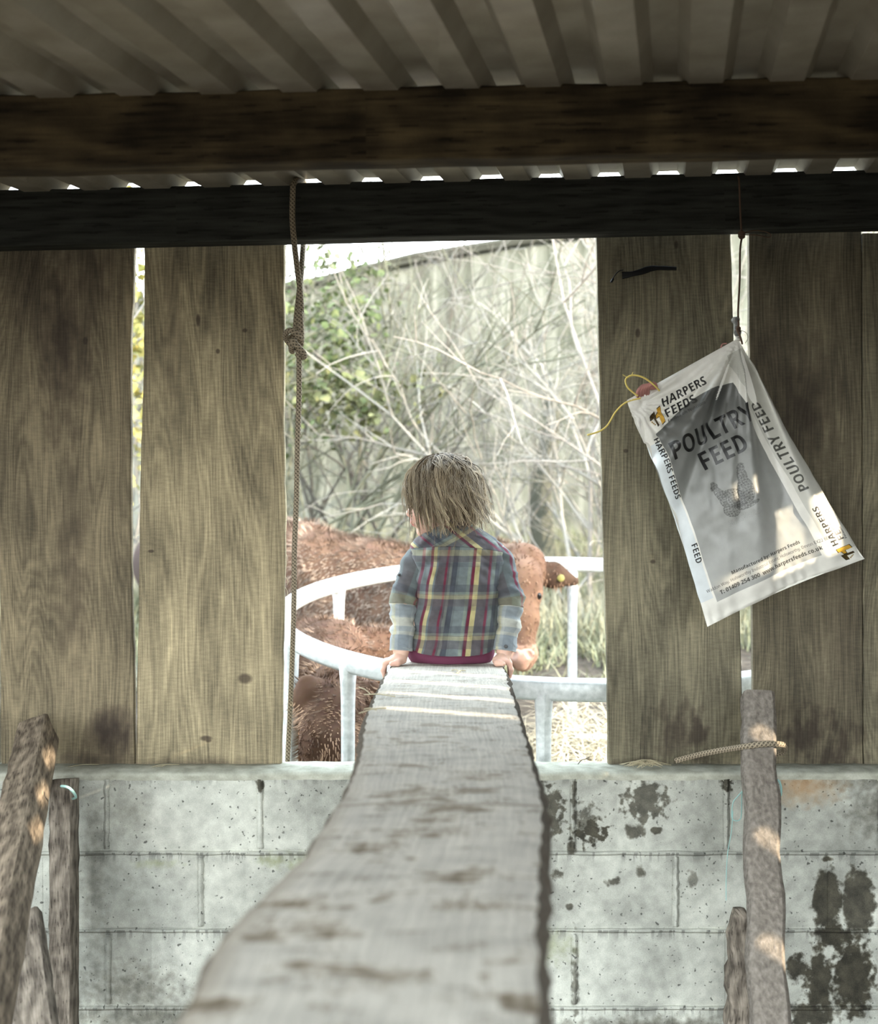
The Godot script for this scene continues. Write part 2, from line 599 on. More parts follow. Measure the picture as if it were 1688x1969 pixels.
func plank_tex() -> ImageTexture:   # weathered top with saw marks across it; v runs along the plank
	var w := 512
	var h := 2048
	var d := PackedByteArray()
	d.resize(w * h * 3)
	var grain := noise_bytes(w, h, 41, 0.10, 4, 1, 16)
	var saw := noise_bytes(w, h, 42, 0.035, 3, 8, 1)
	var smear := noise_bytes(w, h, 46, 0.012, 3, 5, 1)
	var patch := noise_bytes(w, h, 43, 0.02, 4)
	var rag := noise_bytes(w, h, 44, 0.06, 3)
	var grit := noise_bytes(w, h, 45, 0.4, 2)
	for y in h:
		for x in w:
			var i := y * w + x
			var t := 0.88 + 0.16 * (grain[i] / 255.0 - 0.5) + 0.12 * (saw[i] / 255.0 - 0.5) + 0.10 * (grit[i] / 255.0 - 0.5) + 0.16 * (smear[i] / 255.0 - 0.5)
			var near := clampf((1350.0 - y) / 800.0, 0.0, 1.0)   # the trodden near end is dirtier
			var s := clampf((saw[i] / 255.0 + smear[i] / 255.0 + 0.4 * patch[i] / 255.0 - 1.38) * 3.0, 0.0, 1.0) * (0.32 + 0.63 * near)
			s = maxf(s, clampf((smear[i] / 255.0 + 0.35 * rag[i] / 255.0 - 0.80) * 3.0, 0.0, 1.0) * 0.75 * near)
			if saw[i] < 62 and rag[i] > 120: s = maxf(s, 0.35)
			var e := x / 511.0
			s = maxf(s, clampf((0.10 - e) * 6.0, 0, 1) * near * 0.7)
			if absf(y - 897.0) < 9.0 + 8.0 * (rag[i] / 255.0) and absf(x - 340.0) < 75.0: s = maxf(s, 0.6 * clampf((75.0 - absf(x - 340.0)) / 40.0, 0, 1))
			if absf(y - 842.0 - 6.0 * (grain[i] / 255.0)) < 4.0: s = maxf(s, 0.45)
			var c := Vector3(214, 214, 208) * t
			c = c.lerp(Vector3(104, 95, 80), s)
			col3(d, i, c.x, c.y, c.z)
	return picture(w, h, d)

func speck_tex(seed_: int, a: Color, b: Color, freq: float, size := 512) -> ImageTexture:
	var d := PackedByteArray()
	d.resize(size * size * 3)
	var n1 := noise_bytes(size, size, seed_, freq, 5)
	var n2 := noise_bytes(size, size, seed_ + 1, 0.3, 2)
	for i in size * size:
		var t := clampf(0.75 * n1[i] / 255.0 + 0.25 * n2[i] / 255.0, 0, 1)
		col3(d, i, 255 * lerpf(a.r, b.r, t), 255 * lerpf(a.g, b.g, t), 255 * lerpf(a.b, b.b, t))
	return picture(size, size, d)

func make_materials():
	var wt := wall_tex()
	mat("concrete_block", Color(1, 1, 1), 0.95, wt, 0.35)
	mat("mortar", Color(0.84, 0.84, 0.81), 0.95, speck_tex(61, Color(0.62, 0.62, 0.58), Color(0.95, 0.95, 0.92), 0.03), 0.3)
	M.mortar.uv1_triplanar = true
	mat("board_wood", Color(1, 1, 1), 0.8, boards_tex(), 0.22)
	mat("dark_beam", Color(0.46, 0.48, 0.48), 0.85, wood_tex(512, 1024, 71, Color(0.30, 0.29, 0.27), Color(0.62, 0.62, 0.58), 0.5, 0.3), 0.25)
	mat("brown_beam", Color(0.58, 0.55, 0.49), 0.85, wood_tex(512, 1024, 75, Color(0.24, 0.21, 0.17), Color(0.68, 0.63, 0.52), 0.3, 0.9), 0.25)
	var post_tex := wood_tex(256, 1024, 81, Color(0.26, 0.24, 0.22), Color(0.70, 0.67, 0.63), 0.3, 0.5)
	mat("grey_post", Color(0.95, 0.93, 0.90), 0.9, post_tex, 0.5)
	mat("pale_post", Color(1.0, 0.95, 0.88), 0.9, post_tex, 0.4)
	mat("muddy_post", Color(0.82, 0.80, 0.77), 0.95, speck_tex(85, Color(0.34, 0.32, 0.30), Color(0.78, 0.76, 0.74), 0.035), 0.9)
	M.muddy_post.uv1_triplanar = true
	M.muddy_post.uv1_scale = Vector3.ONE * 3.0
	mat("plank_top", Color(0.98, 0.95, 0.92), 0.85, plank_tex(), 0.35)
	mat("bark", Color(0.50, 0.46, 0.41), 0.95, speck_tex(91, Color(0.4, 0.4, 0.4), Color(1, 1, 1), 0.06), 0.8)
	M.bark.uv1_triplanar = true
	M.bark.uv1_scale = Vector3.ONE * 4.0
	mat("roof_metal", Color(0.70, 0.68, 0.63), 0.4, speck_tex(95, Color(0.72, 0.70, 0.66), Color(1, 1, 1), 0.012), 0.0, 0.2)
	M.roof_metal.uv1_triplanar = true
	mat("rope_fibre", Color(0.82, 0.78, 0.72), 0.9, rope_tex(), 0.15)
	mat("galvanised", Color(0.90, 0.91, 0.91), 0.45, speck_tex(101, Color(0.70, 0.72, 0.72), Color(1, 1, 1), 0.02), 0.0, 0.25)
	M.galvanised.uv1_triplanar = true
	M.galvanised.uv1_scale = Vector3.ONE * 3.0
	mat("dirt", Color(0.52, 0.47, 0.42), 1.0, speck_tex(105, Color(0.35, 0.34, 0.32), Color(1, 1, 1), 0.03), 2.0)
	mat("mud", Color(0.37, 0.34, 0.31), 1.0, M.dirt.albedo_texture, 2.0)
	M.mud.uv1_triplanar = true
	M.mud.uv1_scale = Vector3.ONE * 0.8
	M.dirt.uv1_triplanar = true
	M.dirt.uv1_scale = Vector3.ONE * 0.8
	mat("far_concrete", Color(0.60, 0.60, 0.57), 0.95, wood_tex(512, 512, 111, Color(0.50, 0.51, 0.47), Color(0.92, 0.92, 0.90), 0.05, 0.8))
	mat("far_coping", Color(0.25, 0.25, 0.22), 0.95)
	mat("twine", Color(0.38, 0.31, 0.26), 0.9)
	mat("yellow_twine", Color(0.82, 0.74, 0.42), 0.85)
	mat("pink_twine", Color(0.70, 0.50, 0.47), 0.85)
	mat("blue_twine", Color(0.62, 0.78, 0.76), 0.7)
	mat("black_rubber", Color(0.06, 0.065, 0.07), 0.45)
	mat("steel", Color(0.5, 0.5, 0.5), 0.4, null, 0.0, 0.7)
	mat("straw", Color(0.72, 0.68, 0.57), 0.85)
	tint_mat("skin", 0.55)
	M.skin.subsurf_scatter_enabled = true
	M.skin.subsurf_scatter_strength = 0.12
	tint_mat("hair", 0.55, 0.25)
	tint_mat("hide", 0.9)
	tint_mat("fur", 0.75, 0.15)
	tint_mat("grass", 0.8, 0.35)
	tint_mat("twig", 0.9)
	tint_mat("leaf", 0.7, 0.4)
	mat("trousers", Color(0.40, 0.21, 0.29), 0.9)
	mat("button", Color(0.30, 0.30, 0.30), 0.5)
	mat("horn", Color(0.16, 0.14, 0.13), 0.5)
	mat("eye", Color(0.05, 0.04, 0.04), 0.15)
	mat("ear_tag", Color(0.48, 0.46, 0.26), 0.5)

func rope_tex() -> ImageTexture:   # braided sheath
	var d := PackedByteArray()
	d.resize(64 * 64 * 3)
	for y in 64:
		for x in 64:
			var a := sin((x + y) * TAU / 16.0)
			var b := sin((x - y) * TAU / 16.0)
			var t := 0.62 + 0.30 * maxf(a, b) * (0.6 if a > b else 1.0)
			col3(d, y * 64 + x, 226 * t, 219 * t, 204 * t)
	return picture(64, 64, d)

# ---------------------------------------------------------------- the shed
func wall_uv(p: Vector3) -> Vector2:
	return Vector2((p.x * F / 3.5 + 844.0 + 179.0) / 2048.0, ((EYE - p.y) * F / 3.5 + 985.0 - 1485.0) / 640.0)

func block(g: Geo, x0: float, x1: float, y0: float, y1: float, z: float, thick: float, seed_: int):   # a concrete block with slightly worn arrises
	var r := RandomNumberGenerator.new()
	r.seed = seed_
	var c := 0.004
	var corner := []
	for q in [[x0, y1], [x1, y1], [x1, y0], [x0, y0]]:
		corner.append(Vector3(q[0] + r.randf_range(-0.002, 0.002), q[1] + r.randf_range(-0.0015, 0.0015), z + r.randf_range(-0.0015, 0.0015)))
	var ctr: Vector3 = (corner[0] + corner[2]) / 2
	# the face in a 7 x 4 grid whose rim falls back
	var rows := []
	for i in 5:
		var row := []
		for j in 9:
			var u: float = [0.0, 0.012, 0.14, 0.32, 0.5, 0.68, 0.86, 0.988, 1.0][j]
			var v: float = [0.0, 0.025, 0.5, 0.975, 1.0][i]
			var p: Vector3 = corner[0].lerp(corner[1], u).lerp(corner[3].lerp(corner[2], u), v)
			if i == 0 or i == 4 or j == 0 or j == 8: p.z -= c + r.randf() * 0.003
			else: p += Vector3(r.randf_range(-1, 1) * 0.001, r.randf_range(-1, 1) * 0.001, 0)
			row.append(g.vert(p, wall_uv(p)))
		rows.append(row)
	g.grid(rows)
	var back := Vector3(0, 0, -thick)
	for e in 4:
		var a: Vector3 = corner[e] - Vector3(0, 0, c)
		var b: Vector3 = corner[(e + 1) % 4] - Vector3(0, 0, c)
		g.face(a + back, b + back, b, a, wall_uv(a), wall_uv(b), wall_uv(b), wall_uv(a))
	var bk := []
	for e in 4: bk.append(corner[e] + back)
	g.face(bk[1], bk[0], bk[3], bk[2])

func board_edge(table: Array, y: float) -> float: return curve_at(table, y)

func board(px_l: Array, px_r: Array, top: float, bottom: float, d: float, seed_: int) -> Geo:   # an upright board; its edges are tables of [height in the photograph, place across]
	var g := Geo.new()
	var r := FastNoiseLite.new()
	r.seed = seed_
	r.frequency = 0.02
	var n := 44
	var th := 0.026
	var rows := []
	for i in n + 1:
		var y := lerpf(top, bottom, float(i) / n)
		var l := board_edge(px_l, y) + r.get_noise_1d(y) * 1.6
		var q := board_edge(px_r, y) + r.get_noise_1d(y + 999) * 1.6
		var row := []
		var cup := 0.004
		var row_pts := [[l, 0.003 ], [l + 3, 0.0], [lerpf(l, q, 0.25), cup * 0.6], [lerpf(l, q, 0.5), cup], [lerpf(l, q, 0.75), cup * 0.6], [q - 3, 0.0], [q, 0.003], [q, th], [l, th], [l, 0.003]]
		for e in row_pts:
			var p := px(e[0], y, d)
			var t := Vector2((e[0] + 180.0) / 2048.0, (y - 436.0) / 1056.0)
			p.z -= e[1]
			row.append(g.vert(p, t))
		rows.append(row)
	g.grid(rows)
	for e in 2:
		var rr: Array = rows[0] if e == 0 else rows[n]
		var a := []
		for j in [0, 6, 7, 8]: a.append(g.vert(g.v[rr[j]], g.uv[rr[j]]))
		if e == 0: g.quad(a[3], a[2], a[1], a[0])
		else: g.quad(a[0], a[1], a[2], a[3])
	return g

func build_shell():
	# back wall: four courses of blocks under a mortar coping, upright boards above
	var wall := Node3D.new()
	wall.name = "wall_back"
	add_child(wall)
	tag(wall, "low concrete block wall with upright timber boards standing on it", "", "", "structure")
	var joints := [[-92, 205, 500, 800, 1102, 1397, 1694], [-205, 88, 386, 690, 992, 1300, 1598, 1894], [-92, 208, 505, 800, 1105, 1402, 1700], [-205, 88, 386, 690, 992, 1300, 1598, 1894]]
	for c in 4:
		var y1 := px(0, 1497 + c * 149.0, 3.5).y
		var y0 := px(0, 1497 + c * 149.0 + 139.0, 3.5).y
		if c == 3: y0 = -0.02
		var js: Array = joints[c].duplicate()
		js.push_front(js[0] - 300)
		js.push_front(js[0] - 300)
		js.append(js[-1] + 300)
		js.append(js[-1] + 300)
		for k in js.size() - 1:
			var g := Geo.new()
			var x0 := maxf(px(js[k] + 5, 0, 3.5).x, -2.29)
			var x1 := minf(px(js[k + 1] - 5, 0, 3.5).x, 2.29)
			if x1 - x0 < 0.03: continue
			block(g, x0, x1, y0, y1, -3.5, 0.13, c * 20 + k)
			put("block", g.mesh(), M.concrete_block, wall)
	var mg := Geo.new()   # the mortar: a core a little behind the faces, with beads that stand proud along the joints
	box(mg, Vector3(-2.3, -0.02, -3.625), Vector3(2.3, 0.884, -3.5035))
	for i in mg.v.size(): mg.uv[i] = wall_uv(mg.v[i])
	put("mortar", mg.mesh(), M.concrete_block, wall)
	var nz := FastNoiseLite.new()
	nz.frequency = 3.0
	nz.fractal_octaves = 3
	for c in 3:   # bed joints struck as beads
		var bead := Geo.new()
		var path := []
		for i in 121:
			var x := lerpf(-2.28, 2.28, i / 120.0)
			path.append(Vector3(x, px(0, 1497 + (c + 1) * 149.0 - 5, 3.5).y + 0.003 * nz.get_noise_1d(x * 2 + c * 9), -3.5025 + 0.002 * nz.get_noise_1d(x * 5 + 50 + c * 7)))
		var rad := []
		for i in 121: rad.append(0.0085 + 0.003 * nz.get_noise_1d(i * 0.3 + c * 31))
		tube(bead, path, rad, 6, Color.WHITE, 1.0, 10.0, 0.75)
		for i in bead.v.size(): bead.uv[i] = wall_uv(bead.v[i])
		put("mortar_bead", bead.mesh(), M.concrete_block, wall)
	for q in [[500, 0], [205, 0], [1102, 0], [386, 1], [1300, 1], [1105, 2], [208, 2], [1397, 0]]:
		var bead := Geo.new()
		var path := []
		var rad := []
		for i in 25:
			var y: float = lerpf(1499 + q[1] * 149, 1499 + q[1] * 149 + 134, i / 24.0)
			var p := px(q[0] + 2.0 * nz.get_noise_1d(y * 0.02 + q[0]), y, 3.5)
			path.append(p - Vector3(0, 0, 0.003))
			rad.append(0.0085 + 0.005 * nz.get_noise_1d(y * 0.05 + q[0]))
		tube(bead, path, rad, 6)
		for i in bead.v.size(): bead.uv[i] = wall_uv(bead.v[i])
		put("mortar_bead", bead.mesh(), M.concrete_block, wall)
	var cop := Geo.new()   # the coping: a skim of mortar with an uneven front edge
	var rows := []
	for i in 161:
		var x := lerpf(-2.3, 2.3, i / 160.0)
		var e := nz.get_noise_1d(x * 3.0 + 200)
		var f := -3.495 + 0.006 * e
		var y := 0.886 + 0.003 * nz.get_noise_1d(x * 6 + 300)
		var row := []
		for p in [Vector3(x, 0.866 + 0.006 * e, f - 0.006), Vector3(x, y - 0.004, f), Vector3(x, y + 0.006, f - 0.008), Vector3(x, y + 0.010, -3.55), Vector3(x, y + 0.008, -3.64), Vector3(x, 0.86, -3.645)]: row.append(cop.vert(p))
		rows.append(row)
	cop.grid(rows, false, true)
	put("coping", cop.mesh(), M.mortar, wall)
	var d := 3.6
	var specs := [
		[[[400, -260], [1480, -260]], [[400, -14], [1480, -3]]],
		[[[400, -6], [1480, 2]], [[450, 258], [560, 256], [640, 251], [900, 251], [1100, 252], [1300, 257], [1480, 259]]],
		[[[450, 278], [700, 276], [900, 270], [1100, 267], [1300, 264], [1480, 261]], [[450, 547], [800, 546], [1000, 549], [1150, 547], [1250, 544], [1480, 541]]],
		[[[450, 1147], [740, 1153], [900, 1157], [1100, 1162], [1250, 1167], [1480, 1170]], [[450, 1405], [700, 1412], [1000, 1420], [1250, 1424], [1480, 1431]]],
		[[[450, 1441], [640, 1441], [900, 1444], [1150, 1447], [1480, 1450]], [[400, 1657], [1480, 1660]]],
		[[[400, 1658], [1480, 1661]], [[400, 1930], [1480, 1930]]],
		[[[400, 1940], [1480, 1940]], [[400, 2310], [1480, 2310]]],
		[[[400, -620], [1480, -620]], [[400, -268], [1480, -268]]],
	]
	for i in specs.size():
		var top := 449.0 if i == 5 else 380.0
		var dd: float = d + [0.0, 0.0, 0.003, 0.0, 0.004, 0.002, 0.0, 0.0][i]
		put("board", board(specs[i][0], specs[i][1], top, 1476.0, dd, 50 + i).mesh(), M.board_wood, wall)
	# side walls: boarding; out of view, holes added on the sunny side to shape bars of sun
	var right := Node3D.new()
	right.name = "wall_right"
	add_child(right)
	tag(right, "", "", "", "structure")
	var lit := []   # [place the sun reaches, width of the gap, height of the gap]
	for zz in [-3.49, -3.275, -3.055, -2.815]: lit.append([Vector3(0.025, 1.181, zz), 0.065, 0.148])
	for q in [[1478, 1423, 3.33], [1490, 1622, 3.15], [1500, 1830, 2.985]]: lit.append([px(q[0], q[1], q[2]), 0.05, 0.11])
	var ra := px(104, 1372, 3.50)
	var rb := px(-8, 1990, 2.25)
	for f in [0.12, 0.27, 0.40]: lit.append([ra.lerp(rb, f) + Vector3(0.0, -0.05, 0.0), 0.13, 0.05])
	lit.append([px(1590, 1010, 3.36), 0.10, 0.20])
	lit.append([px(1456, 930, 3.34), 0.035, 0.06])
	lit.append([px(972, 1268, 3.66), 0.07, 0.05])
	var holes := []
	var cuts := [-3.70, 0.7]
	for q in lit:
		var k: float = (2.318 - q[0].x) / SUN.x
		var c: Vector3 = q[0] + SUN * k
		holes.append([c.z - q[1] / 2, c.z + q[1] / 2, c.y - q[2] / 2, c.y + q[2] / 2])
		cuts.append(c.z - q[1] / 2)
		cuts.append(c.z + q[1] / 2)
	for i in 16: cuts.append(-3.70 + i * 0.275)
	cuts.sort()
	for i in cuts.size() - 1:
		if cuts[i + 1] - cuts[i] < 0.0005: continue
		var mid: float = (cuts[i] + cuts[i + 1]) / 2
		var open_ := []
		for q in holes:
			if q[0] < mid and mid < q[1]: open_.append([q[2], q[3]])
		open_.sort_custom(func(a, b): return a[0] < b[0])
		open_.append([2.62, 3.0])
		var y0 := 0.0
		var g := Geo.new()
		for q in open_:
			if q[0] > y0: box(g, Vector3(2.30, y0, cuts[i]), Vector3(2.335, minf(q[0], 2.62), cuts[i + 1]))
			y0 = maxf(y0, q[1])
		put("board", g.mesh(), M.brown_beam, right)
	var left := Node3D.new()
	left.name = "wall_left"
	add_child(left)
	tag(left, "", "", "", "structure")
	var z := -3.70
	while z < -2.6:
		var g := Geo.new()
		box(g, Vector3(-2.335, 0.0, z), Vector3(-2.30, 2.5, z + 0.2995))
		put("board", g.mesh(), M.brown_beam, left)
		z += 0.30
	var fl := Geo.new()
	box(fl, Vector3(-2.4, -0.12, -3.65), Vector3(2.4, 0.0, 0.6))
	var fo := put("floor", fl.mesh(), M.dirt)
	tag(fo, "", "", "", "structure")
	# roof: box-profile sheets whose ribs run away from the camera, low side over the wall
	var roof := Node3D.new()
	roof.name = "ceiling"
	add_child(roof)
	tag(roof, "underside of a grey box-profile steel sheet roof over two timber beams", "", "", "structure")
	var pitch := 0.1752
	var h := 0.034
	var prof := [[0.0, 0.0], [0.034, 0.0], [0.058, 1.0], [0.112, 1.0], [0.136, 0.0], [0.1752, 0.0]]
	var first := -17
	for s in 4:
		var g := Geo.new()
		for side in 2:
			var rr := []
			for dd in [3.575, 3.5, 2.6, 1.0, -0.4]:
				var row := []
				for k in 7:
					for e in prof.size():
						if e == prof.size() - 1 and k < 6: continue
						var x35: float = (first + s * 7 + k) * pitch + prof[e][0] + 0.757   # where the rib crosses the far beam
						var x: float = x35 + 0.197 * (dd - 3.5)
						var y: float = EYE + 0.9125 + 0.0228 * x + (dd - 2.6) * 0.0533 + prof[e][1] * h + (0.0014 if side else 0.0) + (0.0008 if s % 2 else 0.0)
						row.append(g.vert(Vector3(x, y, -dd)))
				rr.append(row)
			g.grid(rr, false, side == 1)
		put("roof_sheet", split_flat(g).mesh(), M.roof_metal, roof)

func split_flat(g: Geo) -> Geo:   # the same shape with hard creases
	var o := Geo.new()
	o.colored = g.colored
	for i in g.idx: o.idx.append(o.vert(g.v[i], g.uv[i], g.col[i]))
	return o

func build_timber():
	# the beam that the boards hang from, black with age, and a brown one nearer
	var o := EYE
	var b1 := timber(straight(px(-700, 442, 3.54), px(2400, 370, 3.54), 30), 0.075, 0.164, Vector3.UP, 0.002, 3, 1.6)
	tag(put("eaves_beam", b1.mesh(), M.dark_beam), "blackened eaves beam that the upright boards hang behind", "beam")
	var b2 := timber(straight(px(-700, 280.5, 2.63), px(2400, 210.5, 2.63), 30), 0.075, 0.157, Vector3.UP, 0.003, 4, 1.6)
	tag(put("roof_beam", b2.mesh(), M.brown_beam), "brown stained roof beam nearer the camera, under the ribbed sheets", "beam")
	# left: a long grey rail that leans up against the boards
	var pa := []
	var a := px(104, 1372, 3.50)
	var bb := px(-8, 1990, 2.25)
	for i in 25: pa.append(a.lerp(bb, i / 24.0) + Vector3(-0.045, -0.055, 0))
	var t := thing("leaning_rail", "split grey rail leaning up to the left boards, sunlit along its right face", "timber")
	put("rail", timber(pa, 0.090, 0.10, Vector3(-0.22, 0.8, 0.5), 0.003, 6, 0.45, 0.006).mesh(), M.pale_post, t)
	var tw := Geo.new()
	tube(tw, smooth_path([px(118, 1512, 3.16), px(130, 1514, 3.14), px(140, 1522, 3.15), px(146, 1533, 3.2), px(140, 1536, 3.26)], 5), 0.0035, 6)
	put("blue_twine", tw.mesh(), M.blue_twine, t)
	var p2 := timber(straight(px(124, 1498, 3.42), px(122, 2010, 3.30) , 20), 0.066, 0.07, Vector3(0, 0, 1), 0.003, 8, 0.45, 0.006)
	tag(put("upright_post", p2.mesh(), M.grey_post), "dark upright post standing behind the leaning rail at the left", "post")
	var p2b := timber(straight(px(30, 1770, 3.05), px(70, 2080, 2.75) , 12), 0.13, 0.04, Vector3(0, 0.3, 1), 0.002, 18, 0.45, 0.005)
	tag(put("brace_board", p2b.mesh(), M.grey_post), "shaded brace board low between the leaning rail and the upright post", "board")
	# right: a mud-caked post that leans out from the wall, a broken stub behind it
	var pc := []
	for i in 25:
		var q := px(1461, 1342, 3.41).lerp(px(1487, 2010, 2.86), i / 24.0)
		pc.append(q + Vector3(0.004 * sin(i * 0.9), 0, -0.035))
	var p3 := timber(pc, 0.088, 0.07, Vector3(0, 0.5, 0.8), 0.0032, 9, 0.3, 0.010)
	tag(put("muddy_post", p3.mesh(), M.muddy_post), "mud-caked square post in front of the wall with a rope round its head", "post")
	var ps := []
	var wd := []
	for i in 17:
		var q := px(1425, 1752, 3.36).lerp(px(1428, 2030, 3.27), i / 16.0)
		ps.append(q + Vector3(0.003 * sin(i * 1.3), 0, -0.03))
		wd.append(0.045 + 0.004 * i * 0.5 if i else 0.02)
	var p4 := timber(ps, wd, 0.06, Vector3(0, 0, 1), 0.009, 12, 0.4, 0.006)
	tag(put("rotten_stub", p4.mesh(), M.grey_post), "short rotten stub of a post just left of the muddy post", "post")
	# a rope laid along the coping and round that post's head
	var rp := Geo.new()
	tube(rp, smooth_path([px(1300, 1463, 3.53), px(1322, 1457, 3.50), px(1360, 1448, 3.44), px(1400, 1441, 3.38), px(1426, 1437, 3.33), px(1445, 1434, 3.305), px(1470, 1431, 3.30), px(1492, 1431, 3.31), px(1507, 1434, 3.34), px(1508, 1443, 3.38), px(1496, 1449, 3.41), px(1478, 1447, 3.45), px(1455, 1446, 3.46)], 6), 0.0085, 10, Color.WHITE, 1.0, 22.0)
	tag(put("rope_loop", rp.mesh(), M.rope_fibre), "pale rope lying on the coping and looped round the muddy post", "rope")
	var st := Geo.new()
	tube(st, smooth_path([px(1440, 1503, 3.30), px(1432, 1506, 3.30), px(1428, 1520, 3.33), px(1418, 1532, 3.36), px(1409, 1545, 3.38), px(1408, 1575, 3.39), px(1424, 1574, 3.38), px(1426, 1530, 3.35), px(1431, 1506, 3.30)], 5), 0.0016, 5)
	tube(st, smooth_path([px(1409, 1560, 3.38), px(1406, 1600, 3.4), px(1399, 1640, 3.41), px(1396, 1690, 3.41), px(1396, 1732, 3.41)], 5), 0.0012, 5)
	tag(put("blue_string", st.mesh(), M.blue_twine), "loose pale blue string hanging from the muddy post down the wall", "string")
	st = Geo.new()
	tube(st, smooth_path([px(1494, 1500, 3.3), px(1499, 1505, 3.3), px(1502, 1518, 3.3), px(1501, 1530, 3.31)], 5), 0.003, 5)
	tag(put("blue_string", st.mesh(), M.blue_twine), "short pale string end at the right edge of the muddy post", "string")

func build_plank():
	var L := [[1262, 764], [1275, 757], [1300, 741], [1340, 722], [1380, 704], [1430, 697], [1470, 689], [1520, 668], [1560, 640], [1600, 614], [1640, 590], [1700, 530], [1760, 462], [1800, 432], [1850, 400], [1969, 350], [2400, 130], [3200, -250]]
	var R := [[1262, 958], [1275, 962], [1290, 972], [1325, 980], [1360, 991], [1400, 1003], [1470, 1022], [1500, 1032], [1530, 1038], [1560, 1041], [1640, 1038], [1760, 1031], [1850, 1033], [1969, 1035], [2400, 1040], [3200, 1050]]
	var top := Geo.new()
	var bark := Geo.new()
	var nz := FastNoiseLite.new()
	nz.seed = 77
	nz.frequency = 9.0
	nz.fractal_octaves = 3
	var rows := []
	var side := [[], []]
	var under := []
	var n := 170
	for i in n + 1:
		var d := lerpf(4.02, 0.52, float(i) / n)
		var y := 985.0 + (EYE - 1.181) * F / d
		var tx := clampf(y, 1262, 3200)
		var xl: float = (curve_at(L, tx) - 844.0) / F * (d if y > 1262 else 3.90) + 0.006 * nz.get_noise_1d(d * 1.3)
		var xr: float = (curve_at(R, tx) - 844.0) / F * (d if y > 1262 else 3.90) + 0.006 * nz.get_noise_1d(d * 1.3 + 40)
		var row := []
		for j in 25:
			var t := j / 24.0
			var p := Vector3(lerpf(xl, xr, t), 1.181, -d)
			p.y += 0.0022 * nz.get_noise_3d(p.x * 1.4, 0, p.z * 0.7) - 0.003 * (pow(absf(t * 2 - 1), 8))
			row.append(top.vert(p, Vector2(t, (d - 0.4) / 3.7)))
		rows.append(row)
		for s in 2:
			var e: Vector3 = top.v[row[0 if s == 0 else 24]]
			var o := -1.0 if s == 0 else 1.0
			var ring := []
			for k in 7:
				var q := k / 6.0
				var p := e + Vector3(o * (0.010 * sin(q * PI) + 0.016 * q * (1 - q)), -0.057 * q, 0)
				if k > 0: p += Vector3(0.008 * nz.get_noise_3d(p.x * 2, p.y * 5, p.z * 2.2) * o, 0.003 * nz.get_noise_3d(p.x, p.y * 3 + 9, p.z * 2), 0)
				ring.append(bark.vert(p))
			side[s].append(ring)
		under.append([side[0][-1][6], side[1][-1][6]])
	top.grid(rows)
	bark.grid(side[0])
	bark.grid(side[1], false, true)
	bark.grid(under, false, true)
	var e0: Array = [bark.vert(top.v[rows[0][0]]), bark.vert(top.v[rows[0][24]]), bark.vert(bark.v[under[0][1]]), bark.vert(bark.v[under[0][0]])]
	bark.quad(e0[1], e0[0], e0[3], e0[2])
	var e1: Array = [bark.vert(top.v[rows[n][0]]), bark.vert(top.v[rows[n][24]]), bark.vert(bark.v[under[n][1]]), bark.vert(bark.v[under[n][0]])]
	bark.quad(e1[0], e1[1], e1[2], e1[3])
	var t := thing("plank", "wide weathered plank with bark edges running from the camera to the seated child", "plank")
	put("sawn_top", top.mesh(), M.plank_top, t)
	put("bark_edge", bark.mesh(), M.bark, t)
	var tr := thing("trestle", "timber trestle under the near end of the wide plank", "trestle")
	for q in [[-0.16, 0.8], [0.04, 0.8]]:
		put("leg", timber(straight(Vector3(q[0], 0.0, -q[1] - 0.05), Vector3(q[0] * 0.8, 1.09, -q[1]), 4), 0.06, 0.06, Vector3(0, 0, 1), 0.002, 5).mesh(), M.grey_post, tr)
	put("head", timber(straight(Vector3(-0.20, 1.098, -0.8), Vector3(0.10, 1.098, -0.8), 4), 0.07, 0.05, Vector3.UP, 0.001, 5).mesh(), M.grey_post, tr)

# ---------------------------------------------------------------- the feed sack
var sack_data: PackedByteArray
const SW := 1024
const SH := 1536

func sack_px(x: int, y: int, c: Color, a := 1.0):
	if x < 0 or y < 0 or x >= SW or y >= SH: return
	var i := (y * SW + x) * 3
	sack_data[i] = int(lerpf(sack_data[i], c.r * 255, a))
	sack_data[i + 1] = int(lerpf(sack_data[i + 1], c.g * 255, a))
	sack_data[i + 2] = int(lerpf(sack_data[i + 2], c.b * 255, a))

func sack_tri(a: Vector2, b: Vector2, c: Vector2, cl: Color):
	var area := (b - a).cross(c - a)
	if absf(area) < 1e-6: return
	for y in range(int(minf(a.y, minf(b.y, c.y))), int(maxf(a.y, maxf(b.y, c.y))) + 1):
		for x in range(int(minf(a.x, minf(b.x, c.x))), int(maxf(a.x, maxf(b.x, c.x))) + 1):
			var hit := 0
			for s in 4:
				var p := Vector2(x + 0.25 + 0.5 * (s % 2), y + 0.25 + 0.5 * (s / 2))
				var u := (b - a).cross(p - a) / area
				var v := (c - b).cross(p - b) / area
				var w := (a - c).cross(p - c) / area
				if u >= 0 and v >= 0 and w >= 0: hit += 1
			if hit: sack_px(x, y, cl, hit / 4.0)

func sack_poly(pts: Array, cl: Color):
	var t := Geometry2D.triangulate_polygon(PackedVector2Array(pts))
	for i in range(0, t.size(), 3): sack_tri(pts[t[i]], pts[t[i + 1]], pts[t[i + 2]], cl)

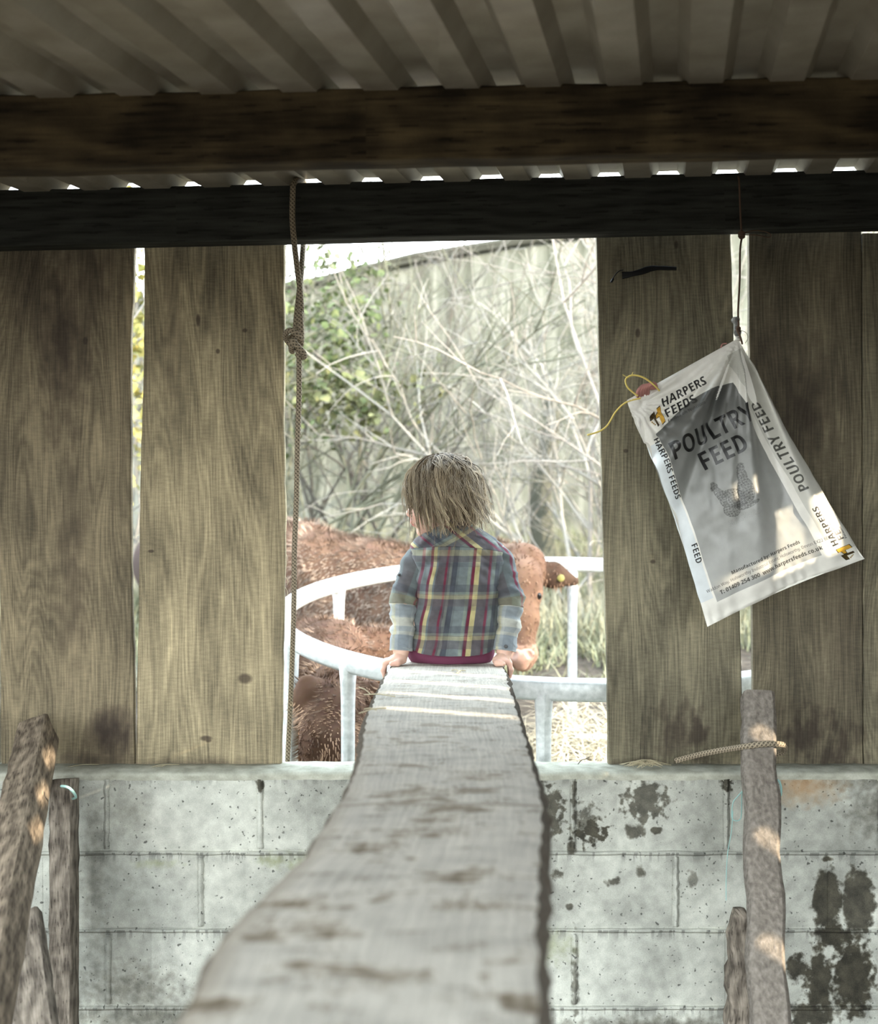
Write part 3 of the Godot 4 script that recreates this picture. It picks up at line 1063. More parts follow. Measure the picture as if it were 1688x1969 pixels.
func sack_text(text: String, at: Vector2, cap: float, cl: Color, bold := true, turn := 0.0, stretch := 1.0, align := 0) -> void:   # at: left end of the baseline; cap: height of a capital
	var sf := SystemFont.new()
	sf.font_names = PackedStringArray(["Droid Sans"])
	sf.font_weight = 700 if bold else 400
	var tm := TextMesh.new()
	tm.font = sf
	tm.text = text
	tm.depth = 0.0
	tm.font_size = 64
	tm.pixel_size = 1.0
	tm.horizontal_alignment = [HORIZONTAL_ALIGNMENT_LEFT, HORIZONTAL_ALIGNMENT_CENTER, HORIZONTAL_ALIGNMENT_RIGHT][align]
	tm.vertical_alignment = VERTICAL_ALIGNMENT_BOTTOM
	var ar := tm.get_mesh_arrays()
	var v: PackedVector3Array = ar[Mesh.ARRAY_VERTEX]
	var ix: PackedInt32Array = ar[Mesh.ARRAY_INDEX]
	var ref := TextMesh.new()
	ref.font = sf
	ref.text = "H"
	ref.depth = 0.0
	ref.font_size = 64
	ref.pixel_size = 1.0
	ref.vertical_alignment = VERTICAL_ALIGNMENT_BOTTOM
	var box_: AABB = ref.get_aabb()
	var k := cap / box_.size.y
	var base := box_.position.y
	var pts := []
	for p in v: pts.append(at + (Vector2(p.x * stretch, -(p.y - base)) * k).rotated(turn))
	for i in range(0, ix.size(), 3): sack_tri(pts[ix[i]], pts[ix[i + 1]], pts[ix[i + 2]], cl)

func sack_logo(at: Vector2, s: float, turn: float):   # the maker's emblem: a black-edged yellow stepped H with a wheat-ear scroll
	var dark := Color(0.10, 0.09, 0.08)
	var gold := Color(0.80, 0.62, 0.22)
	var tf := Transform2D(turn, at)
	var left := [Vector2(0, 0.25), Vector2(0.42, 0.05), Vector2(0.42, 0.95), Vector2(0.28, 1.0), Vector2(0.28, 0.42), Vector2(0.0, 0.5)]
	var right := [Vector2(0.48, 0.30), Vector2(0.72, 0.18), Vector2(0.72, -0.05), Vector2(1.0, -0.12), Vector2(1.0, 0.95), Vector2(0.72, 1.05), Vector2(0.72, 0.45), Vector2(0.48, 0.52)]
	for poly in [left, right]:
		for grow in [1, 0]:
			var pts := []
			var c := Vector2.ZERO
			for p in poly: c += p / poly.size()
			for p in poly: pts.append(tf * ((p + (p - c).normalized() * 0.065 * grow) * s))
			sack_poly(pts, (dark if grow else gold) if poly == right else (dark if grow else dark.lerp(gold, 0.25)))
	for k in 6: sack_poly([tf * (Vector2(-0.04 + k * 0.03, 0.55 + k * 0.06) * s), tf * (Vector2(0.08 + k * 0.03, 0.52 + k * 0.06) * s), tf * (Vector2(0.04 + k * 0.03, 0.60 + k * 0.06) * s)], gold if k % 2 == 0 else dark)

func sack_hen(at: Vector2, s: float, flip: float, r: RandomNumberGenerator, shapes: Array):   # a stippled print of a hen
	for k in int(60000 * s):
		var p := Vector2(r.randf_range(-140, 220), r.randf_range(-170, 150))
		var best := 9.0
		var dens := 0.0
		for q in shapes:
			var e := (p - Vector2(q[0], q[1])).rotated(-q[4])
			var n := Vector2(e.x / q[2], e.y / q[3]).length()
			if n < best:
				best = n
				dens = q[5]
		if best > 1.0: continue
		var scale_ := absf(sin(p.x * 0.16 + 0.7 * sin(p.y * 0.11)) * sin(p.y * 0.19 + 0.5 * sin(p.x * 0.09)))   # barred feathers
		if r.randf() > dens * (0.5 + 1.5 * scale_) + (0.45 if best > 0.93 else 0.0): continue
		var c := at + Vector2(p.x * flip, p.y) * s
		for e in r.randi_range(1, 3): sack_px(int(c.x) + e, int(c.y), Color(0.10, 0.10, 0.09), r.randf_range(0.5, 0.95))

func sack_tex() -> ImageTexture:
	sack_data = PackedByteArray()
	sack_data.resize(SW * SH * 3)
	var crease := noise_bytes(SW, SH, 121, 0.01, 4)
	# header white, printed grey panel that pales downwards, white margins
	for y in SH:
		for x in SW:
			var i := y * SW + x
			var c := Vector3(226, 224, 218)
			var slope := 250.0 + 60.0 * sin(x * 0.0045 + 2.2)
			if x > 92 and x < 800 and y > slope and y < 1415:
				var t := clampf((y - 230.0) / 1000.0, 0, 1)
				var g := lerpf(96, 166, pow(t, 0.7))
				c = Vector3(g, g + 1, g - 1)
				if (x / 4 + y / 4) % 2 == 0: c -= Vector3.ONE * 5
			elif x > 850 and y > 60 and y < 1440: c = Vector3(196, 195, 188)  # side strip is white film, greyed here for the shade it turns into
			elif x < 80 and y > 330 and y < 1380: c = Vector3(206, 212, 216)
			c *= 0.97 + 0.06 * (crease[i] / 255.0)
			col3(sack_data, i, c.x, c.y, c.z)
	var ink := Color(0.07, 0.07, 0.07)
	var soft := Color(0.2, 0.2, 0.2)
	sack_logo(Vector2(95, 148), 92, 0.0)
	sack_text("HARPERS", Vector2(205, 152), 52, ink, true, 0.0, 1.28)
	sack_text("FEEDS", Vector2(205, 222), 52, ink, true, 0.0, 1.28)
	sack_text("Focused on Nutrition", Vector2(207, 254), 19, soft, true, 0.0, 1.1)
	sack_text("POULTRY", Vector2(112, 480), 112, ink, true, 0.0, 1.04)
	sack_text("FEED", Vector2(300, 628), 112, ink, true, 0.0, 1.02)
	var r := RandomNumberGenerator.new()
	r.seed = 12
	# hen on the left looks back; the one on the right stands behind it with its tail up
	sack_hen(Vector2(320, 850), 1.0, 1.0, r, [[95, 10, 92, 62, 0.25, .5], [30, -40, 32, 64, -0.45, .6], [10, -105, 26, 24, 0.0, .75], [-12, -98, 10, 14, 0.0, .9], [5, -128, 16, 9, 0.0, .9], [100, 60, 80, 20, 0.1, .8], [60, 75, 60, 40, 0.5, .4]])
	sack_hen(Vector2(520, 830), 1.0, 1.0, r, [[0, 20, 58, 84, 0.35, .55], [20, -70, 34, 60, 0.25, .6], [35, -120, 28, 26, 0.0, .7], [46, -140, 22, 10, 0.3, .9], [-30, 70, 76, 40, -0.4, .6], [-10, 110, 70, 14, -0.1, .8]])
	for k in 260:
		var x := r.randf_range(330, 560)
		sack_px(int(x), int(985 + r.randf_range(-12, 30)), ink, 0.6)
		sack_px(int(x) + 1, int(985 + r.randf_range(-12, 30)), ink, 0.5)
	sack_text("Manufactured by: Harpers Feeds", Vector2(475, 1296), 22, ink, true, 0.0, 1.0, 1)
	sack_text("Waldon Way, Holsworthy Industrial Estate, Holsworthy, Devon EX22 6ER", Vector2(475, 1336), 20, soft, false, 0.0, 0.94, 1)
	sack_text("T: 01409 254 300  www.harpersfeeds.co.uk", Vector2(475, 1382), 26, ink, true, 0.0, 0.95, 1)
	sack_text("POULTRY FEED", Vector2(935, 1010), 64, Color(0.26, 0.26, 0.24), true, -PI / 2, 1.0)
	sack_text("HARPERS", Vector2(925, 1395), 42, ink, true, -PI / 2, 1.1)
	sack_text("FEEDS", Vector2(978, 1375), 42, ink, true, -PI / 2, 1.1)
	sack_text("Focused on Nutrition", Vector2(998, 1375), 15, soft, true, -PI / 2, 1.0)
	sack_logo(Vector2(905, 1500), 84, -PI / 2)
	sack_text("HARPERS FEEDS", Vector2(50, 300), 40, ink, true, PI / 2, 1.0)
	sack_text("FEED", Vector2(46, 1010), 40, ink, true, PI / 2, 1.0)
	return picture(SW, SH, sack_data)

func build_sack():
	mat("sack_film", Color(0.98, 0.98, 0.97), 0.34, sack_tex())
	M.sack_film.metallic_specular = 0.5
	M.sack_film.backlight_enabled = true
	M.sack_film.backlight = Color(0.08, 0.08, 0.08)
	var d := 3.40
	var TL := Vector2(1205, 770)
	var AP := Vector2(1419, 651)
	var BR := Vector2(1662, 1075)
	var BL := Vector2(1359, 1206)
	var nz := FastNoiseLite.new()
	nz.seed = 3
	nz.frequency = 0.012
	nz.fractal_octaves = 3
	var g := Geo.new()
	var nu := 96
	var nv := 120
	for side in 2:
		var rows := []
		for i in nv + 1:
			var v := float(i) / nv
			var row := []
			for j in nu + 1:
				var u := float(j) / nu
				# the top edge is drawn in towards the tied corner
				var gu := lerpf(pow(u, 0.86), u, clampf(v * 1.5, 0, 1))
				var top := TL.lerp(AP, gu)
				var bot := BL.lerp(BR, u)
				var p := top.lerp(bot, v)
				# slack edges: the left side bows in, the lower corners are drawn out to points
				p += (Vector2(1, -0.42)) * (10.0 * sin(v * PI) * (1.0 - u)) * (0.4 if v < 0.2 else 1.0)
				p += Vector2(-0.9, 0.35) * (8.0 * sin(v * PI) * u)
				p += Vector2(0.4, 0.9) * (-7.0 * sin(u * PI) * v * v)
				p += Vector2(0.9, -0.4) * nz.get_noise_2d(u * 90, v * 300) * 3.0 * (absf(u - 0.5) * 2.0)
				# belly of the feed that is left, low in the sack
				var rim := pow(clampf(sin(u * PI), 0, 1), 0.5) * pow(clampf(sin(clampf(v, 0.0, 1.0) * PI), 0, 1), 0.45)
				var z := 0.052 * rim * lerpf(0.45, 1.0, v)
				# folds that run out from the tied corner
				var rel := p - AP
				var dist := rel.length()
				var ang := atan2(rel.y, rel.x)
				var fold := 0.65 * sin(ang * 12.0 + 1.4) + 0.40 * sin(ang * 21.0 + 2.0) + 0.2 * sin(ang * 39.0)
				var reach := clampf(dist / 60.0, 0.0, 1.0) * exp(-dist / 300.0)
				z += 0.052 * fold * reach * clampf(v * 8.0, 0.12, 1.0)
				z += 0.007 * nz.get_noise_2d(p.x * 1.4, p.y * 0.7) * rim
				# creases from the left tie, puckers along the sewn foot
				var rl := p - (TL + Vector2(20, 10))
				z += 0.008 * sin(atan2(rl.y, rl.x) * 18.0) * exp(-rl.length() / 110.0) * clampf(rl.length() / 30.0, 0, 1)
				z += 0.005 * sin(u * 70.0 + 3.0 * sin(u * 11.0)) * clampf((v - 0.90) * 9.0, 0, 1) * (1.0 - clampf((v - 0.985) * 60.0, 0, 1))
				z += 0.012 * clampf((v - 0.93) * 12.0, 0, 1) * (1.0 - clampf((v - 0.97) * 30.0, 0, 1)) * -1.0
				if side == 1: z = -0.5 * rim * 0.05 - 0.001
				var w := px(p.x, p.y, d)
				w.z += z
				row.append(g.vert(w, Vector2(u, v) if side == 0 else Vector2(0.02, 0.02)))
			rows.append(row)
		g.grid(rows, false, side == 1)
	var t := thing("feed_sack", "white and grey plastic poultry feed sack hanging by one corner on twine", "sack")
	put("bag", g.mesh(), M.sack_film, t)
	var neck := Geo.new()   # the gathered corner above the tie
	tube(neck, smooth_path([px(1419, 656, d), px(1418, 640, d), px(1415, 622, d), px(1413, 610, d)], 4), [0.012, 0.007, 0.006, 0.009, 0.011, 0.010, 0.009, 0.008, 0.007, 0.012, 0.013, 0.010, 0.006], 9)
	put("gathered_corner", neck.mesh(), M.sack_film, t)
	var y := Geo.new()
	tube(y, smooth_path([px(1268, 752, d - 0.03), px(1254, 738, d - 0.04), px(1236, 726, d - 0.03), px(1216, 722, d - 0.02), px(1203, 730, d - 0.02), px(1207, 746, d - 0.03), px(1226, 762, d - 0.03)], 6), 0.0026, 6)
	tube(y, smooth_path([px(1232, 766, d - 0.01), px(1204, 774, d), px(1184, 792, d + 0.01), px(1168, 818, d + 0.02), px(1152, 830, d + 0.02), px(1129, 837, d + 0.02)], 6), 0.0026, 6)
	for q in [[1206, 726, 1197, 721], [1214, 723, 1217, 716], [1210, 725, 1204, 728]]: tube(y, [px(q[0], q[1], d - 0.02), px(q[2], q[3], d - 0.02)], 0.001, 4)
	put("yellow_twine", y.mesh(), M.yellow_twine, t)
	var k := Geo.new()
	for e in 5: tube(k, smooth_path([px(1226 + e * 5, 764 - e * 1.5, d), px(1227 + e * 5, 752 - e * 2, d - 0.035), px(1238 + e * 5, 742 - e, d - 0.03), px(1250 + e * 3, 748, d - 0.02)], 5), 0.005, 6)
	put("pink_tie", k.mesh(), M.pink_twine, t)
	k = Geo.new()
	tube(k, smooth_path([px(1386, 669, d - 0.014), px(1389, 662, d - 0.012), px(1397, 661, d - 0.012)], 4), 0.002, 5)
	put("pink_thread", k.mesh(), M.pink_twine, t)
	# the twine from the beam down to the sack, with a bow at the beam's foot
	var s := Geo.new()
	var a := smooth_path([px(1419, 340, 3.49), px(1421, 352, 3.475), px(1423, 400, 3.47), px(1425, 440, 3.47), px(1427, 452, 3.46), px(1423, 480, 3.44), px(1422, 540, 3.42), px(1419, 600, 3.40), px(1420, 626, 3.385), px(1417, 634, 3.385), px(1423, 648, 3.38), px(1427, 662, 3.37)], 6)
	tube(s, a, 0.0028, 6)
	for e in 3: tube(s, smooth_path([px(1420, 448 + e * 3, 3.45), px(1427, 446 + e * 3, 3.44), px(1431, 450 + e * 3, 3.45), px(1424, 455 + e * 2, 3.45), px(1420, 448 + e * 3, 3.45)], 4), 0.003, 5)
	tube(s, smooth_path([px(1426, 450, 3.45), px(1450, 444, 3.45), px(1474, 447, 3.46), px(1482, 453, 3.46), px(1476, 457, 3.46), px(1455, 453, 3.45), px(1427, 452, 3.45)], 5), 0.0016, 5)
	for e in 4: tube(s, smooth_path([px(1415, 630 + e * 2.5, 3.40), px(1419, 629 + e * 2.5, 3.385), px(1423, 631 + e * 2.5, 3.395), px(1419, 634 + e * 2.5, 3.415), px(1415, 630 + e * 2.5, 3.40)], 4), 0.0022, 5)
	tube(s, smooth_path([px(1424, 636, 3.39), px(1434, 640, 3.39), px(1438, 650, 3.39), px(1433, 660, 3.39)], 4), 0.0007, 4)
	tag(put("hanging_twine", s.mesh(), M.twine), "thin brown twine from the eaves beam down to the feed sack", "twine")

func build_rope():
	var d := 3.46
	var t := thing("hanging_rope", "knotted braided rope hung over the eaves beam at the opening's left edge", "rope")
	var g := Geo.new()
	# up the front of the beam, over it, down behind, and down together to the knot
	tube(g, smooth_path([px(556, 650, d + 0.06), px(570, 640, d + 0.02), px(579, 610, d), px(577, 560, d), px(572, 520, d), px(566, 470, d), px(562, 420, d), px(563, 370, d), px(564, 356, d + 0.005), px(569, 348, d + 0.03), px(577, 348, d + 0.09), px(585, 356, d + 0.14), px(586, 420, d + 0.15), px(583, 470, d + 0.13), px(578, 540, d + 0.07), px(572, 590, d + 0.04), px(567, 650, d + 0.03), px(572, 672, d + 0.02)], 7), 0.0083, 10, Color.WHITE, 1.0, 22.0)
	put("loop", g.mesh(), M.rope_fibre, t)
	var k := Geo.new()
	tube(k, smooth_path([px(577, 600, d - 0.01), px(579, 640, d - 0.012), px(578, 664, d + 0.01), px(566, 668, d + 0.035), px(552, 655, d + 0.035), px(549, 643, d + 0.01), px(558, 636, d - 0.015), px(571, 642, d - 0.022), px(577, 652, d - 0.01), px(573, 662, d + 0.025), px(562, 676, d + 0.02), px(560, 664, d - 0.02), px(563, 656, d - 0.028), px(572, 666, d - 0.032), px(583, 678, d - 0.022), px(585, 686, d), px(578, 686, d + 0.015), px(571, 680, d + 0.01)], 7), 0.0086, 10, Color.WHITE, 1.0, 22.0)
	put("knot", k.mesh(), M.rope_fibre, t)
	var l := Geo.new()
	tube(l, smooth_path([px(572, 668, d), px(575, 690, d), px(575, 760, d), px(572, 860, d + 0.01), px(570, 960, d + 0.04), px(566, 1060, d + 0.08), px(565, 1160, d + 0.14), px(562, 1260, d + 0.21), px(558, 1360, d + 0.26), px(554, 1440, d + 0.27), px(553, 1482, d + 0.27), px(553, 1600, d + 0.27)], 9), 0.0080, 10, Color.WHITE, 1.0, 22.0)
	put("tail", l.mesh(), M.rope_fibre, t)
	var f := Geo.new()   # loose strands caught on the board's edge
	var r := RandomNumberGenerator.new()
	r.seed = 4
	for q in [[548, 960, 552, 990, 558, 1012], [552, 1000, 546, 1012, 550, 1030], [548, 1060, 553, 1075, 550, 1090], [548, 1108, 554, 1118, 552, 1125], [549, 1130, 553, 1140, 551, 1150]]:
		f = Geo.new()
		tube(f, smooth_path([px(q[0], q[1], d + 0.1), px(q[2], q[3], d + 0.08), px(q[4], q[5], d + 0.08)], 5), 0.0007, 4)
		put("loose_strand", f.mesh(), M.straw, t)

# ---------------------------------------------------------------- the child
# stripes: [place, half width, colour, strength]
func plaid(w: int, h: int, vs: Array, hs: Array, base: Vector3, shear: Callable, yoke: bool, seed_: int) -> ImageTexture:
	var d := PackedByteArray()
	d.resize(w * h * 3)
	var weave := noise_bytes(w, h, seed_, 0.45, 2)
	var fade := noise_bytes(w, h, seed_ + 1, 0.012, 4)
	var k := 4.0
	for y in h:
		for x in w:
			var i := y * w + x
			var X := x / k
			var Y := y / k
			if yoke and Y < 50.0 + (X - 120.0) * (X - 120.0) * 0.0010:   # the yoke is cut on the bias
				var a := (X - 130.0) * 0.72 + (Y - 20.0) * -0.9
				var b := (X - 130.0) * 0.55 + (Y - 20.0) * 1.0
				X = 164.0 + a * 1.0
				Y = 128.0 + b * 0.9
			else: X -= shear.call(X, Y)
			var c := base
			for s in vs:
				var e: float = clampf((s[1] - absf(X - s[0])) * 0.9 + 0.5, 0.0, 1.0) * s[3]
				if e > 0.0: c = c.lerp(s[2], e)
			var hc := base
			var he := 0.0
			for s in hs:
				var e: float = clampf((s[1] - absf(Y - s[0])) * 0.9 + 0.5, 0.0, 1.0) * s[3]
				if e > he:
					he = e
					hc = s[2]
			# twill: warp and weft show by turns
			c = c.lerp(hc, he * (0.62 if (x + y) % 4 < 2 else 0.42))
			var t := 0.92 + 0.16 * (weave[i] / 255.0 - 0.5) + 0.16 * (fade[i] / 255.0 - 0.5)
			if yoke and absf(y / k - (50.0 + (x / k - 120.0) * (x / k - 120.0) * 0.0010)) < 0.5: t *= 0.72
			col3(d, i, c.x * t, c.y * t, c.z * t)
	return picture(w, h, d)

func shirt_mats():
	var maroon := Vector3(108, 38, 58)
	var yellow := Vector3(196, 184, 132)
	var grey := Vector3(126, 136, 138)
	var dark := Vector3(70, 74, 84)
	var plum := Vector3(90, 82, 86)
	var sage := Vector3(140, 152, 138)
	var red := Vector3(120, 40, 62)
	# places are photograph pixels less (740, 1000), at the height of y = 1150
	var vs := [[108, 16, plum, .8], [84, 4.5, yellow, .9], [79, 2.6, maroon, .9], [110, 2.2, red, .8], [119, 3, sage, .5], [126, 5, dark, .8], [146, 11, grey, .7], [155, 3, sage, .8], [162.5, 3.0, maroon, .95], [170, 4.6, yellow, .95], [184, 9, plum, .7], [194, 2.4, red, .75], [202, 3, sage, .5], [209, 4, dark, .6], [55, 12, grey, .6], [62, 3, red, .6], [40, 5, dark, .5]]
	var hs := [[62, 6, yellow, .75], [54, 3, sage, .6], [73, 6, plum, .9], [84, 4, dark, .5], [128, 7, dark, .75], [137, 2.4, sage, .8], [144, 4.6, yellow, .85], [140.6, .8, dark, .9], [155, 7, plum, .9], [166, 4, dark, .4], [206, 7, dark, .7], [214, 2.4, sage, .8], [221, 4.6, yellow, .8], [217.6, .8, dark, .9], [234, 8, plum, .85], [20, 5, yellow, .6], [34, 6, plum, .7]]
	var lean := func(X: float, Y: float) -> float: return -(Y - 150.0) * (0.135 + 0.05 * clampf((130.0 - X) / 80.0, -0.6, 1.0)) + (1.2 * sin(Y * 0.09) if X < 110.0 else 0.4 * sin(Y * 0.05))
	var none := func(_X: float, _Y: float) -> float: return 0.0
	mat("shirt_cloth", Color(0.92, 0.92, 0.92), 0.9, plaid(1080, 1120, vs, hs, Vector3(110, 118, 120), lean, true, 201), 0.06)
	mat("sleeve_cloth", Color(0.92, 0.92, 0.92), 0.9, plaid(400, 480, [[18, 8, plum, .6], [40, 2, red, .85], [62, 8, dark, .5], [82, 2.4, sage, .6], [90, 4, yellow, .4]], [[4, 6, yellow, .7], [16, 7, plum, .8], [92, 7, dark, .6], [104, 2.5, sage, .6], [112, 7, Vector3(150, 146, 108), .85], [50, 12, grey, .4]], Vector3(106, 114, 116), none, false, 205), 0.06)
	mat("pale_cloth", Color(1.0, 1.0, 1.0), 0.9, plaid(400, 480, [[12, 3, yellow, .5], [28, 8, Vector3(118, 126, 132), .5], [52, 3, yellow, .5], [70, 8, Vector3(118, 126, 132), .5], [90, 3, yellow, .4]], [[14, 9, Vector3(204, 200, 180), .9], [36, 12, Vector3(116, 126, 134), .8], [60, 9, Vector3(204, 200, 180), .9], [56, 1, dark, .4], [82, 3, Vector3(190, 186, 168), .7], [100, 14, Vector3(108, 120, 134), .8], [94, 1.2, Vector3(205, 200, 184), .8]], Vector3(166, 170, 168), none, false, 209), 0.06)
	for m in ["shirt_cloth", "sleeve_cloth", "pale_cloth"]:
		M[m].rim_enabled = true
		M[m].rim = 0.25

func arm(path: Array, radii: Array, g: Geo, squash := 0.95, wrinkle := 0.003, seed_ := 1):
	# a sleeve: v along the arm from 0 to 1, u round it
	var fr := frames(path, Vector3(0, 0, 1))
	var nz := FastNoiseLite.new()
	nz.seed = seed_
	nz.frequency = 14.0
	var rows := []
	var n := path.size()
	for i in n:
		var row := []
		var t := float(i) / (n - 1)
		var r := curve_at(radii, t)
		for j in 33:
			var a := TAU * j / 32
			var dir: Vector3 = fr[i][1] * cos(a) + fr[i][2] * sin(a) * squash
			var p: Vector3 = path[i] + dir * r
			# folds run across the sleeve, bunching at the elbow
			var w := nz.get_noise_3d(p.x * 0.5, p.y * 2.2 + p.x * 1.2, p.z * 0.5) + 0.5 * nz.get_noise_3d(p.x * 1.5, p.y * 4.0, p.z)
			p += dir.normalized() * w * wrinkle
			row.append(g.vert(p, Vector2(float(j) / 32, t)))
		rows.append(row)
	g.grid(rows)
	return rows

func cap_in(g: Geo, row: Array, inward: Vector3, k := 0.8):   # turn a hem in
	var c := Vector3.ZERO
	for j in row: c += g.v[j] / row.size()
	var a := []
	var b := []
	for j in row:
		a.append(g.vert(g.v[j].lerp(c, 0.06) , g.uv[j]))
		b.append(g.vert(g.v[j].lerp(c, 1.0 - k) + inward, g.uv[j]))
	g.grid([row, a, b])

func hand_bones(s: float, wrist: Vector3, edge: float) -> Array:   # a hand gripping the plank's edge; s = -1 for the left one
	var top := 1.181
	var out := []
	var knuckle_x := edge - s * 0.016
	var zs := [-3.725, -3.706, -3.687, -3.669]
	var ln := [0.020, 0.025, 0.024, 0.018]
	for i in 4:
		var k := Vector3(knuckle_x, top + 0.017, zs[i])
		out.append([wrist, k, 0.017, 0.0105])
		var p1 := Vector3(edge + s * 0.010, top + 0.008, zs[i] + 0.003)
		var p2 := Vector3(edge + s * 0.0155, top - ln[i] * 0.7, zs[i] + 0.004)
		var p3 := Vector3(edge + s * 0.013, top - ln[i] * 1.5, zs[i] + 0.004)
		out.append([k, p1, 0.0085, 0.0078])
		out.append([p1, p2, 0.0078, 0.0070])
		out.append([p2, p3, 0.0070, 0.0060])
	# heel of the hand and the thumb, which lies along the top of the plank
	out.append([wrist, Vector3(knuckle_x - s * 0.012, top + 0.015, -3.675), 0.018, 0.014])
	var t0 := wrist + Vector3(-s * 0.006, -0.012, 0.016)
	var t1 := Vector3(edge - s * 0.028, top + 0.010, -3.652)
	var t2 := Vector3(edge - s * 0.010, top + 0.009, -3.640)
	out.append([t0, t1, 0.0125, 0.0095])
	out.append([t1, t2, 0.0090, 0.0072])
	return out

func build_child():
	shirt_mats()
	var D := 3.75
	var t := thing("child", "young child with tousled fair-brown hair, plaid shirt and plum trousers, seated with back turned", "person", Vector3(0.03, 1.181, -D))
	# skeleton
	var pelvis := px(867, 1246, 3.76)
	var waist := px(876, 1180, 3.745)
	var chest := px(881, 1095, 3.75)
	var necklow := px(878, 1030, 3.755)
	var neck := px(868, 1005, 3.765)
	var shL := px(806, 1062, 3.75)
	var shR := px(956, 1062, 3.75)
	var elL := px(777, 1152, 3.73)
	var elR := px(981, 1156, 3.73)
	var wrL := px(771, 1250, 3.70)
	var wrR := px(970, 1250, 3.70)
	var lowL := px(771, 1262, 3.695)
	var lowR := px(969, 1262, 3.695)
	lowL.y = 1.181 + 0.028
	lowR.y = 1.181 + 0.028
	var hipL := px(833, 1246, 3.80)
	var hipR := px(902, 1246, 3.80)
	var knL := hipL + Vector3(-0.02, -0.005, -0.29)
	var knR := hipR + Vector3(0.02, -0.005, -0.29)
	var ftL := knL + Vector3(0.0, -0.30, -0.02)
	var ftR := knR + Vector3(0.0, -0.30, -0.02)
	var flat := Vector3(1, 1, 1.45)
	var bones := [[pelvis, waist, 0.074, 0.074, flat], [waist, chest, 0.080, 0.088, flat], [chest, necklow, 0.082, 0.036, flat], [necklow, neck + Vector3(0, 0.03, -0.005), 0.034, 0.033], [chest + Vector3(-0.03, 0.03, 0), shL + Vector3(0.01, -0.005, 0), 0.040, 0.026], [chest + Vector3(0.03, 0.03, 0), shR + Vector3(-0.01, -0.005, 0), 0.040, 0.026],
		[shL, elL, 0.026, 0.026], [elL, wrL, 0.027, 0.019], [wrL, lowL, 0.019, 0.018], [shR, elR, 0.026, 0.026], [elR, wrR, 0.027, 0.019], [wrR, lowR, 0.019, 0.018],
		[pelvis, hipL, 0.055, 0.050], [pelvis, hipR, 0.055, 0.050], [hipL, knL, 0.056, 0.043], [hipR, knR, 0.056, 0.043], [knL, ftL, 0.043, 0.027], [knR, ftR, 0.043, 0.027], [ftL, ftL + Vector3(0, -0.03, -0.09), 0.027, 0.02], [ftR, ftR + Vector3(0, -0.03, -0.09), 0.027, 0.02]]
	var body := nets(bones, 0.0095, 0.03)
	var handL := nets(hand_bones(-1.0, lowL, -0.1545), 0.0026, 0.007)
	var handR := nets(hand_bones(1.0, lowR, 0.2045), 0.0026, 0.007)
	body.add(handL)
	body.add(handR)
	# head in its own axes, face along -z, then turned to the left and bowed
	var hb := [[Vector3(0, 0.035, 0.030), Vector3(0, 0.030, -0.020), 0.078, 0.076], [Vector3(0, 0.0, 0.005), Vector3(0, -0.03, -0.03), 0.068, 0.058], [Vector3(-0.022, -0.062, -0.04), Vector3(0.022, -0.062, -0.04), 0.034, 0.034], [Vector3(0, -0.082, -0.068), Vector3(0, -0.080, -0.062), 0.020, 0.020],
		[Vector3(-0.034, -0.032, -0.060), Vector3(-0.030, -0.042, -0.056), 0.027, 0.027], [Vector3(0.034, -0.032, -0.060), Vector3(0.030, -0.042, -0.056), 0.027, 0.027], [Vector3(0, 0.004, -0.090), Vector3(0, -0.022, -0.103), 0.0075, 0.0095], [Vector3(-0.008, -0.026, -0.097), Vector3(0.008, -0.026, -0.097), 0.0072, 0.0072], [Vector3(0, -0.024, -0.105), Vector3(0, -0.023, -0.104), 0.0085, 0.0085],
		[Vector3(-0.013, -0.047, -0.093), Vector3(0.013, -0.047, -0.093), 0.0065, 0.0065], [Vector3(-0.010, -0.058, -0.091), Vector3(0.010, -0.058, -0.091), 0.0068, 0.0068], [Vector3(0, -0.04, -0.084), Vector3(0, -0.05, -0.084), 0.014, 0.016], [Vector3(0, 0.035, -0.06), Vector3(0, 0.02, -0.062), 0.04, 0.035],
		[Vector3(-0.073, -0.004, 0.008), Vector3(-0.071, -0.026, 0.004), 0.014, 0.009, Vector3(1.8, 1, 1)], [Vector3(0.073, -0.004, 0.008), Vector3(0.071, -0.026, 0.004), 0.014, 0.009, Vector3(1.8, 1, 1)], [Vector3(0, -0.06, 0.01), Vector3(0, -0.10, 0.02), 0.040, 0.036],
		[Vector3(-0.029, 0.000, -0.098), Vector3(-0.031, 0.000, -0.098), 0.013, 0.013, null, true], [Vector3(0.029, 0.000, -0.098), Vector3(0.031, 0.000, -0.098), 0.013, 0.013, null, true]]
	var head := nets(hb, 0.0034, 0.012)
	var place := Transform3D(Basis.from_euler(Vector3(-0.10, deg_to_rad(72.0), 0.0), EULER_ORDER_YXZ).scaled(Vector3.ONE * 1.02), px(848, 966, 3.765))
	for i in head.v.size():   # lips a little redder
		var p := head.v[i]
		var c := Color(0.66, 0.43, 0.34)
		if p.z < -0.088 and p.y < -0.041 and p.y > -0.064 and absf(p.x) < 0.02: c = Color(0.55, 0.24, 0.22)
		elif p.z < -0.05 and p.y < -0.01 and p.y > -0.055: c = Color(0.68, 0.40, 0.32)
		head.col[i] = c
	for i in body.v.size(): body.col[i] = Color(0.66, 0.42, 0.33)
	body.add(head, place)
	body.colored = true
	put("body", body.mesh(), M.skin, t)
	for s in [-1.0, 1.0]:
		var eg := Geo.new()
		eg.add(nets([[Vector3(0.030 * s, 0.0, -0.078), Vector3(0.030 * s, 0.0, -0.0785), 0.0115, 0.0115]], 0.003, 0.001), place)
		put("eye", eg.mesh(), M.eye, t)
